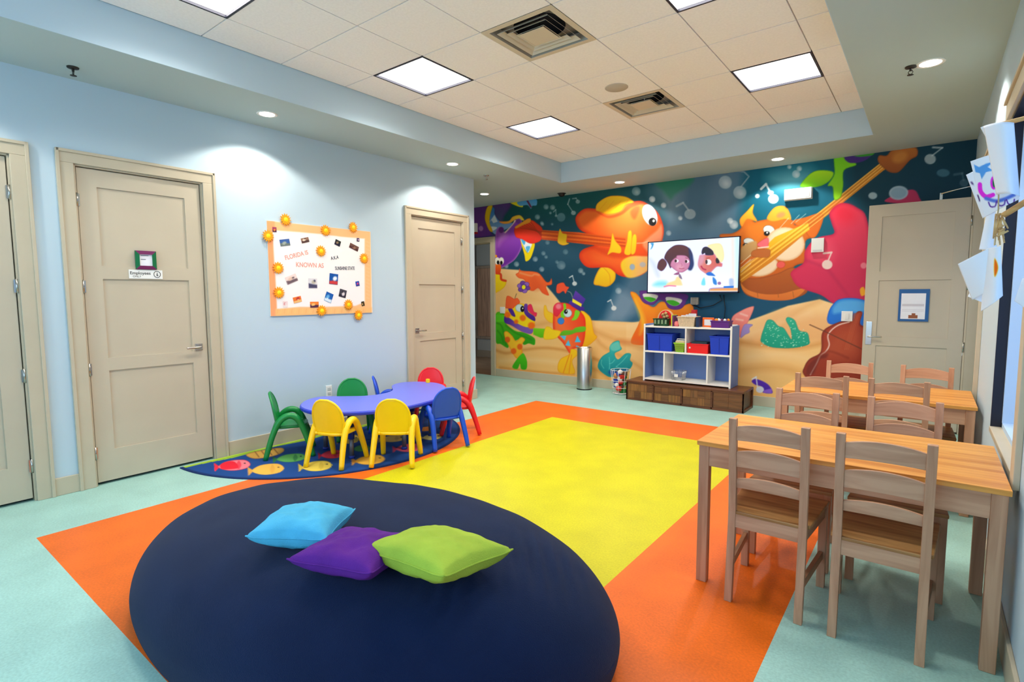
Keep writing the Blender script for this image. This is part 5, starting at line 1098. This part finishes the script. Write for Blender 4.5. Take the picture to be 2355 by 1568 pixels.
def plastic(n, c): return mat(n, c, .38, spec=.5, var=.03, vs=6)
PY_ = plastic('yellow_plastic', (252, 208, 8)); PG = plastic('green_plastic', (6, 132, 58)); PB = plastic('blue_plastic', (10, 74, 200)); PR = plastic('bright_red_plastic', (226, 22, 34))
def kid_chair(m, label, x, y, face, z=.011):
    r = thing('child_chair', label, "child's chair", (x, y, z), 0, 'small plastic chairs round the blue table')
    hwid = .148
    def back(u, v):
        z = .285+.30*v; w = hwid*(.93+.07*min(1, v/.3)) if v < .4 else hwid*max(0, 1-((v-.4)/.6)**2.3)**.5
        w = max(w, .002); X = (u*2-1)*w; return (X, -.125-.05*v+.022*(X/hwid)**2, z)
    b = MB(); b.grid(back, 13, 18); o = b.build('backrest', m, r, solid=.016)
    b = MB(); rim = [Vector(back(0, v)) for v in np.linspace(0.0, .985, 20)]+[Vector(back(1, v)) for v in np.linspace(.985, 0, 20)]
    b.tube(rim, .011, 8); b.build('backrest_rim', m, o)
    # seat: rounded dished pan running up into the back
    b = MB(); n = 40; top = []; 
    prof = [(0, .283), (.6, .285), (.9, .291), (1.0, .288), (1.0, .268), (.9, .262), (0, .262)]
    vs = []; fs = []
    for (q, z) in prof:
        for k in range(n):
            a = 2*PI*k/n; ca, sa = math.cos(a), math.sin(a); e = .55
            X = .142*q*math.copysign(abs(ca)**e, ca); Y = .0+.148*q*math.copysign(abs(sa)**e, sa); vs.append((X, Y, z))
    for i in range(len(prof)-1):
        for k in range(n): fs.append((i*n+k, i*n+(k+1) % n, (i+1)*n+(k+1) % n, (i+1)*n+k))
    b.add(vs, fs, 0, True).build('seat', m, r)
    for s in (-1, 1):
        pts = [(s*.176, -.215, .0), (s*.168, -.178, .13), (s*.160, -.135, .25), (s*.156, -.09, .335), (s*.155, -.04, .376), (s*.154, .01, .384), (s*.155, .055, .362), (s*.155, .095, .30), (s*.162, .135, .19), (s*.170, .17, .08), (s*.175, .19, .0)]
        pts = [tuple(v) for v in crom(pts, 3, False)]; n = len(pts)
        b = MB(); b.tube(pts, [.021+.009*math.sin(PI*min(1, (i+.5)/n*1.0)) for i in range(n)], 14)
        b.tube([(s*.10, -.10, .275), (s*.158, -.12, .28)], .018, 10); b.tube([(s*.10, .09, .275), (s*.158, .10, .285)], .018, 10)
        b.build('side_frame', m, r)
    r.rotation_euler = (0, 0, math.atan2(face[1], face[0])-PI/2)
    return r
kid_chair(PY_, 'yellow plastic child chair, left of the two yellow ones', .985, 2.745, (-.37, .93))
kid_chair(PY_, 'yellow plastic child chair, right of the two yellow ones', 1.385, 3.085, (-.6, .8))
kid_chair(PB, 'blue plastic child chair at the right front of the blue table', 1.325, 3.70, (-.95, .31))
kid_chair(PR, 'red plastic child chair seen side-on at the right end of the blue table', 1.115, 4.17, (-.71, -.71))
kid_chair(PR, 'red plastic child chair behind the table in front of the narrow door', .42, 4.42, (.7, -.7))
kid_chair(PG, 'green plastic child chair behind the table near the wall outlet', .38, 3.36, (.85, -.5))
kid_chair(PB, 'blue plastic child chair tucked behind the hollow of the table, seen edge-on', .42, 3.80, (.62, .78))
kid_chair(PG, 'green plastic child chair seen side-on at the left end of the blue table', .41, 2.64, (.54, .84))
# kidney shaped table
TZ = .46
tab = [(690, 935), (700, 921), (735, 912), (785, 911), (838, 910), (880, 905), (903, 897), (902, 886), (925, 879), (965, 877), (1005, 880), (1026, 889), (1024, 905), (1000, 918), (960, 929), (915, 938), (860, 944), (790, 948), (725, 946)]
ol = [(at(x, y, z=TZ).x, at(x, y, z=TZ).y) for x, y in tab]; ol = crom(ol, 5)
c_ = ol.mean(0); area2 = sum(ol[i][0]*ol[(i+1) % len(ol)][1]-ol[(i+1) % len(ol)][0]*ol[i][1] for i in range(len(ol)))
if area2 < 0: ol = ol[::-1]
r = thing('kidney_table', 'low kidney shaped table with a violet blue top', 'table', (c_[0], c_[1], .008)); M_tt = mat('violet_blue_laminate', (104, 112, 214), .35, spec=.45); M_te = mat('blue_table_edge', (44, 60, 190), .4)
op = [(x-c_[0], y-c_[1]) for x, y in ol]
MB().prism(op, TZ-.045, TZ-.010).build('table_edge', M_te, r, bevel=.012, seg=3)
MB().prism([(x*.985, y*.985) for x, y in op], TZ-.012, TZ-.0075).build('table_top', M_tt, r)
M_tl = mat('blue_table_leg', (24, 52, 150), .4); M_tg = mat('grey_leg_sleeve', (96, 100, 110), .4, .4)
for lx, ly in ((.56, 2.90), (1.0, 2.88), (1.16, 3.36), (.70, 3.72), (.56, 4.0), (1.0, 3.86)):
    b = MB(); b.tube([(lx-c_[0], ly-c_[1], .0), (lx-c_[0], ly-c_[1], .20)], .021, 16, mi=1); b.tube([(lx-c_[0], ly-c_[1], .18), (lx-c_[0], ly-c_[1], TZ-.045)], .029, 16); b.lathe([(0, 0), (.028, 0), (.028, .02), (.021, .025)], (lx-c_[0], ly-c_[1], 0), 16, 0, False); b.build('leg', [M_tl, M_tg], r)
p = at(984, 880, z=TZ); tag(BX('toy_block', p.x-.02, p.x+.02, p.y-.015, p.y+.015, TZ+.0005, TZ+.045, PY_, bevel=.003), 'small yellow toy block standing on the far end of the blue table', 'toy')

# ================================================================== BEANBAG AND PILLOWS
bc, ba, bb_, bh_, bth = (3.012, 1.48), 1.238, .738, .485, .229
def bag(u, v):
    t = -.3+(PI/2+.3)*v; ph = 2*PI*u
    rr = abs(math.cos(t))**.504; z = bh_*(.25+.75*abs(math.sin(t))**1.192) if t > 0 else bh_*.25*(1+t/.3)
    if v > .9999: rr = 0
    X = ba*rr*math.cos(ph); Y = bb_*rr*math.sin(ph)
    n = noise.noise(Vector((X*2.2, Y*2.2, 3.1)))*.012 + noise.noise(Vector((X*7, Y*7+z*4, 9.7)))*.0035
    cr = noise.noise(Vector((X*1.5+Y*.5, Y*9, 1.3)))
    z2 = max(z+(n+.004*cr)*(1 if t > 0 else 0), 0)
    k = 1+noise.noise(Vector((math.cos(ph)*3, math.sin(ph)*3, z*2)))*.008
    X *= k; Y *= k
    # dents and puckers beside the lime pillow
    for (dx, dy, dr, da, dz) in ((.86, .02, .16, .5, .014), (.72, -.34, .12, .3, .010)):
        d = math.hypot(X-dx, Y-dy)
        if d < dr*1.6: z2 += dz*math.exp(-(d/dr)**2)*math.sin((X*math.cos(da)+Y*math.sin(da))*95)
    return (X, Y, z2)
M_navy = mat('navy_cotton', (11, 28, 62), .92, var=.10, vs=5, bump=.5, bs=350, spec=.15)
nt = M_navy.node_tree; b_ = nt.nodes['Principled BSDF']; b_.inputs['Sheen Weight'].default_value = .08; b_.inputs['Sheen Roughness'].default_value = .5
r = MB().grid(bag, 181, 70).build('bean_bag', M_navy, weld=True); r.location = (bc[0], bc[1], 0); r.rotation_euler = (0, 0, bth)
tag(r, 'very large navy blue oval bean bag lounger on the orange and yellow floor', 'bean bag')
def bagz(x, y):
    dx, dy = x-bc[0], y-bc[1]; X = dx*math.cos(bth)+dy*math.sin(bth); Y = -dx*math.sin(bth)+dy*math.cos(bth)
    q = min(1, math.hypot(X/ba, Y/bb_)); t = math.acos(q**(1/.504)); return bh_*(.25+.75*math.sin(t)**1.192)
def bagpt(px, py, up):
    d = Fv + Rv*((px-1177.5)/FPX) + Uv*((784-py)/FPX); t = .5
    while t < 8:
        q = CAM+d*t; dx, dy = q.x-bc[0], q.y-bc[1]; X = dx*math.cos(bth)+dy*math.sin(bth); Y = -dx*math.sin(bth)+dy*math.cos(bth)
        if math.hypot(X/ba, Y/bb_) < .98 and q.z < bagz(q.x, q.y)+up: return q.x, q.y
        t += .004
def pillow(m, m2, label, x, y, rz, w, h, th, lift=0, tx=0, ty=0, seed=0):
    z = bagz(x, y)+th*.42+lift
    r = thing('pillow', label, 'pillow', (x, y, z), 0, 'pillows on the navy bean bag'); n = 41
    def side(sgn):
        def f(u, v):
            U, V = u*2-1, v*2-1
            e = (max(0, (1-U*U))*max(0, (1-V*V)))**.36
            X = w/2*U*(1-.11*(1-V*V)*abs(U)**2); Y = h/2*V*(1-.11*(1-U*U)*abs(V)**2)
            wr = noise.noise(Vector((U*2.2+seed, V*2.2, 1.1)))*.014+noise.noise(Vector((U*6+seed, V*6, 4.4)))*.005
            ear = .012*(abs(U)*abs(V))**6
            return (X, Y, sgn*(th/2*e+wr*e)+ear)
        return f
    b = MB(); b.grid(side(1), n, n); pc = b.build('pillow_cover', m, r)
    b = MB(); b.grid(side(-1), n, n); b.build('pillow_underside', m, r)
    pts = [side(0)(u, 0) for u in np.linspace(0, 1, 24)]+[side(0)(1, v) for v in np.linspace(.03, 1, 24)]+[side(0)(u, 1) for u in np.linspace(.97, 0, 24)]+[side(0)(0, v) for v in np.linspace(.97, .03, 24)]
    MB().tube(pts, .0035, 6, True).build('seam', m2, pc)
    r.rotation_euler = (tx, ty, rz); return r
def cloth(n, c): return mat(n, c, .85, var=.10, vs=7, bump=.35, bs=220, spec=.2)
C1, C2, C3 = cloth('sky_blue_cotton', (84, 180, 214)), cloth('purple_cotton', (96, 34, 134)), cloth('lime_cotton', (164, 188, 64))
pillow(C1, C1, 'sky blue pillow, rearmost of the three on the bean bag', *bagpt(698, 1200, .07), .58, .33, .29, .14, tx=.0, ty=.0, seed=1)
pillow(C2, C2, 'purple pillow partly under the lime green one', *bagpt(822, 1268, .05), .28, .37, .33, .12, tx=-.06, ty=-.05, seed=5)
pillow(C3, C3, 'lime green pillow in front, lying over the purple one', *bagpt(1006, 1268, .09), .02, .42, .37, .14, lift=.03, tx=-.15, ty=-.06, seed=9)

# ================================================================== WOODEN TABLES AND CHAIRS
W_top = wood('honey_pine_top', (222, 154, 72), (192, 118, 46), .38, 'x'); W_leg = wood('pine_leg', (202, 154, 120), (172, 122, 90), .5, 'z'); W_rail = wood('pine_rail', (204, 156, 122), (174, 124, 92), .5, 'x')  # one pine; tops deeper honey where warm light falls, put into the colour
W_seat = wood('pine_seat_shaded', (196, 146, 88), (152, 102, 56), .45, 'x'); W_ry = wood('pine_side_rail', (188, 140, 104), (156, 108, 76), .5, 'y')  # seat carries its shade as a browner tone of the same pine
def wood_table(x0, x1, y0, y1, label):
    r = thing('wooden_table', label, 'table', ((x0+x1)/2, (y0+y1)/2, 0), 0, 'pine tables along the window wall'); a, c = (x1-x0)/2, (y1-y0)/2; h = .74
    b = MB(); n = 6
    for k in range(n): b.box(-a, a, -c+2*c*k/n+(.0004 if k else 0), -c+2*c*(k+1)/n, h-.022, h)
    b.build('table_top', W_top, r, bevel=.0015)
    L = .05; e = .008
    for sx in (-1, 1):
        for sy in (-1, 1):
            X = sx*(a-e-L/2); Y = sy*(c-e-L/2); MB().box(X-L/2, X+L/2, Y-L/2, Y+L/2, 0, h-.022).build('leg', W_leg, r, bevel=.003)
    for sy in (-1, 1): Y = sy*(c-e-.016); MB().box(-a+e+L, a-e-L, Y-.011, Y+.011, h-.125, h-.022).build('apron', W_rail, r, bevel=.001)
    for sx in (-1, 1): X = sx*(a-e-.016); MB().box(X-.011, X+.011, -c+e+L, c-e-L, h-.125, h-.022).build('apron', W_ry, r, bevel=.001)
    return r
wood_table(4.185, 5.368, 2.695, 3.45, 'pine table with a honey coloured top, the nearer of the two')
wood_table(4.195, 5.368, 4.555, 5.30, 'pine table with a honey coloured top, the farther one by the open door')
def wood_chair_proto():
    r = thing('wooden_chair', '', 'chair', (0, 0, 0), 0, 'pine ladder-back chairs at the two tables')
    def bar(pts, wx, wy): # rectangular bar through section centres
        b = MB(); vs = []
        for (x, y, z) in pts: vs += [(x-wx/2, y-wy/2, z), (x+wx/2, y-wy/2, z), (x+wx/2, y+wy/2, z), (x-wx/2, y+wy/2, z)]
        n = len(pts); fs = [(0, 3, 2, 1), tuple(range(4*n-4, 4*n))]
        for i in range(n-1):
            for k in range(4): fs.append((i*4+k, i*4+(k+1) % 4, i*4+4+(k+1) % 4, i*4+4+k))
        return b.add(vs, fs)
    for s in (-1, 1):
        bar([(s*.152, -.225, 0), (s*.152, -.198, .34), (s*.152, -.195, .44), (s*.152, -.205, .60), (s*.152, -.232, .90)], .034, .03).build('leg', W_leg, r, bevel=.002)
        bar([(s*.182, .19, 0), (s*.182, .19, .425)], .036, .036).build('leg', W_leg, r, bevel=.002)
        b = MB(); vs = [Vector((s*.155, -.19, .155)), Vector((s*.180, .18, .155))]
        d = .009
        b.hexa([(s*.155-d, -.19, .15), (s*.155+d, -.19, .15), (s*.180+d, .18, .15), (s*.180-d, .18, .15)], [(s*.155-d, -.19, .19), (s*.155+d, -.19, .19), (s*.180+d, .18, .19), (s*.180-d, .18, .19)])
        b.build('stretcher', W_ry, r)
        b = MB(); b.hexa([(s*.152-d, -.185, .365), (s*.152+d, -.185, .365), (s*.182+d, .18, .365), (s*.182-d, .18, .365)], [(s*.152-d, -.185, .424), (s*.152+d, -.185, .424), (s*.182+d, .18, .424), (s*.182-d, .18, .424)])
        b.build('seat_rail', W_ry, r)
    MB().box(-.164, .164, .18, .2, .365, .424).build('seat_rail', W_rail, r); MB().box(-.136, .136, -.207, -.187, .365, .43).build('seat_rail', W_rail, r)
    b = MB(); q = [(-.138, -.205), (.138, -.205), (.138, -.178), (.178, -.178), (.204, .215), (-.204, .215), (-.178, -.178), (-.138, -.178)]
    b.prism(q, .425, .444); b.build('seat', W_seat, r, bevel=.004)
    def ymid(z): return -.205-(z-.60)*.09 if z > .6 else -.2
    for z0, z1, ar in ((.795, .862, .022), (.665, .74, .022), (.56, .605, .02)):
        n = 14; xs = np.linspace(-.136, .136, n); bot = [(x, z0+.35*ar*(1-(x/.136)**2)) for x in xs]; top = [(x, z1+ar*(1-(x/.136)**2)) for x in xs[::-1]]
        y = ymid((z0+z1)/2); b = MB(); P2 = bot+top; m_ = len(P2)
        vs = []
        for yy in (-.008, .008):
            for (x, z) in P2: vs.append((x, y+yy-(z-(z0+z1)/2)*.09-.012*(1-(x/.136)**2), z))
        fs = [(i, i+1, m_-2-i, m_-1-i) for i in range(n-1)]+[(m_+i, m_+m_-1-i, m_+m_-2-i, m_+i+1) for i in range(n-1)]+[(i, m_+i, m_+(i+1) % m_, (i+1) % m_) for i in range(m_)]
        b.add(vs, fs).build('back_slat', W_rail, r, bevel=.0015)
    return r
wc = wood_chair_proto()
spots = [(4.535, 2.835, 0, 'pine chair on the camera side of the nearer table, over the orange band'), (4.972, 2.825, 0, 'pine chair on the camera side of the nearer table, over the pale blue floor'),
         (4.53, 3.385, PI, 'pine chair on the far side of the nearer table, left one'), (5.005, 3.39, PI, 'pine chair on the far side of the nearer table, right one'),
         (4.497, 4.635, 0, 'pine chair on the near side of the farther table, left one'), (4.95, 4.635, 0, 'pine chair on the near side of the farther table, right one'),
         (4.585, 5.135, PI+.05, 'pine chair at the far side of the farther table, before the painted cello'), (5.09, 5.14, PI-.03, 'pine chair at the far side of the farther table, before the open door')]
for k, (x, y, a, lab) in enumerate(spots):
    o = wc if k == 0 else copy_tree(wc)
    o.location = (x, y, 0); o.rotation_euler = (0, 0, a); o['label'] = lab

# ================================================================== CHILDREN'S PAPERS HANGING BY THE WINDOW
def sheet(name, corners, ydep, label, cat='paper', m=M_paper, bulge=.03, painter=None, n=26, bow=0, group=None):
    """corners TL,TR,BR,BL as picture points; ydep their distance into the room"""
    C4 = [at(px, py, y=yy) for (px, py), yy in zip(corners, ydep)]
    gu, gv = np.meshgrid(np.linspace(0, 1, n), np.linspace(0, 1, n)); U = gu.ravel(); V = gv.ravel(); A = [np.array(c) for c in C4]
    XYZ_ = (A[0][None]*((1-U)*(1-V))[:, None]+A[1][None]*(U*(1-V))[:, None]+A[2][None]*(U*V)[:, None]+A[3][None]*((1-U)*V)[:, None])
    XYZ_[:, 1] += -bulge*np.sin(PI*U)*(.6+.4*V)+bow*(V**2)
    cen = XYZ_.mean(0)
    qx, qy = topx(XYZ_); Q = Paint(qx, qy, (238, 237, 242))
    if painter: painter(Q)
    o = paint_mesh(name, XYZ_-cen, n, n, None, Q, vmat('paper_print', .8)); o.location = cen
    q = o.modifiers.new('thick', 'SOLIDIFY'); q.thickness = .0006
    return tag(o, label, cat, group)
def drawing(Q):
    Q.poly([(2240, 378), (2252, 384), (2268, 376), (2284, 372), (2272, 384), (2284, 392), (2268, 396), (2258, 412), (2254, 398), (2244, 396)], (86, 156, 224), soft=.8, smooth=False)
    Q.line([(2254, 424), (2256, 440), (2268, 452), (2284, 448)], 10, (238, 40, 214), soft=.8); Q.ell(2286, 420, 8, 16, 0, (238, 40, 214), soft=.8); Q.ell(2287, 420, 4, 11, 0, (14, 116, 60), soft=.8)
    Q.line([(2268, 456), (2290, 462), (2310, 458), (2332, 448)], 8, (90, 120, 210), soft=2)
    for x in (2283, 2303, 2324): Q.line([(x-9, 465-(x-2283)*.14), (x-4, 475-(x-2283)*.14), (x+6, 474-(x-2283)*.14), (x+9, 464-(x-2283)*.14)], 3, (90, 40, 150), soft=.7)
    Q.line([(2250, 452), (2253, 460)], 3, (70, 40, 110), soft=.7)
YP = 2.0; G_ = 'children\'s papers hanging by the window'
sheet('paper_sheet', [(2262, 290), (2332, 282), (2345, 452), (2292, 448)], (2.06, 2.0, 1.98, 2.02), 'plain grey white sheet curling down, highest of the hanging papers', bulge=.04, group=G_)
sheet('paper_sheet', [(2255, 293), (2283, 284), (2300, 400), (2288, 352)], (2.10, 2.08, 2.06, 2.1), 'narrow folded sheet corner behind the highest hanging paper', bulge=.01, group=G_)
sheet('children_drawing', [(2232, 371), (2320, 345), (2345, 458), (2264, 500)], (2.12, 2.08, 2.06, 2.12), 'child\'s painting with pink, blue and purple strokes hanging by the window', 'drawing', painter=drawing, bulge=.02, n=70, group=G_)
sheet('paper_sheet', [(2222, 402), (2270, 380), (2300, 480), (2260, 502)], (2.18, 2.16, 2.14, 2.18), 'white sheet peeping out left of the painted one', bulge=.01, painter=lambda Q: (Q.line([(2234, 418), (2238, 424)], 4, (90, 60, 120)), Q.line([(2250, 450), (2254, 462)], 4, (80, 50, 110))), group=G_)
sheet('paper_sheet', [(2270, 488), (2290, 480), (2284, 575), (2252, 574)], (2.12, 2.1, 2.1, 2.12), 'narrow bluish strip of paper between the painting and the lower sheets', bulge=.01, group=G_)
def sun_p(Q): Q.poly([(2288, 594), (2294, 604), (2296, 618), (2291, 634), (2287, 634), (2286, 612)], (255, 110, 10), edge=(255, 220, 40), ew=2.5, soft=1.5)
sheet('paper_sheet', [(2203, 607), (2292, 562), (2296, 655), (2236, 690)], (2.10, 2.04, 2.06, 2.10), 'large white sheet pointing left, lowest of the hanging papers', bulge=.03, group=G_)
sheet('paper_sheet', [(2268, 572), (2302, 566), (2306, 680), (2256, 716)], (2.06, 2.0, 2.0, 2.06), 'white sheet with an orange flame shaped spot', bulge=.03, painter=sun_p, n=50, group=G_)
sheet('paper_sheet', [(2240, 650), (2272, 640), (2270, 700), (2226, 682)], (2.13, 2.1, 2.1, 2.13), 'small white flap under the lowest hanging papers', bulge=.01, group=G_)
sheet('paper_sheet', [(2352, 640), (2390, 640), (2392, 735), (2333, 692)], (2.0, 1.98, 1.98, 2.0), 'white sheet cut off by the right edge of the photo', bulge=.02, group=G_)
M_twine = mat('twine', (196, 166, 120), .9); M_stick = wood('raw_stick_wood', (226, 178, 112), (190, 140, 84), .6, 'x', 3)
p0 = at(2300, 286, y=2.02); p1 = at(2286, 690, y=2.09); b = MB(); b.tube([(W-.001, 2.0, p0.z+.02), (p0.x, p0.y, p0.z)], .006, 10); o = b.build('wooden_dowel', M_stick); tag(o, 'upper wooden dowel that holds the hanging papers off the window wall', 'dowel')
q0 = at(2308, 495, y=2.05); q1 = at(2352, 468, y=2.03); d = (q1-q0); q2 = q0+d*((W-.001-q0.x)/d.x); b = MB(); b.tube([tuple(q0), tuple(q2)], [.008, .008], 10); o = b.build('wooden_dowel', M_stick); tag(o, 'lower wooden dowel poking out under the painted sheet', 'dowel')
b = MB(); b.tube([tuple(p0), tuple(at(2296, 480, y=2.06)), tuple(at(2288, 560, y=2.08)), tuple(p1)], .002, 6); o = b.build('twine', M_twine); tag(o, 'thin twine on which the window papers hang', 'twine')
rr = random.Random(5); b = MB()
for k in range(11):
    x0, y0 = rr.uniform(2290, 2306), rr.uniform(488, 505); x1, y1 = x0+rr.uniform(-14, 16), y0+rr.uniform(22, 60); b.tube([tuple(at(x0, y0, y=2.06)), tuple(at(x1, y1, y=2.05))], .0022, 6)
for k in range(6): x0, y0 = rr.uniform(2300, 2316), rr.uniform(520, 550); b.tube([tuple(at(x0-8, y0+3, y=2.04)), tuple(at(x0+6, y0-4, y=2.04))], .003, 6)
o = b.build('raffia_bundle', M_stick); tag(o, 'small bundle of straw coloured sticks hanging between the papers', 'raffia')
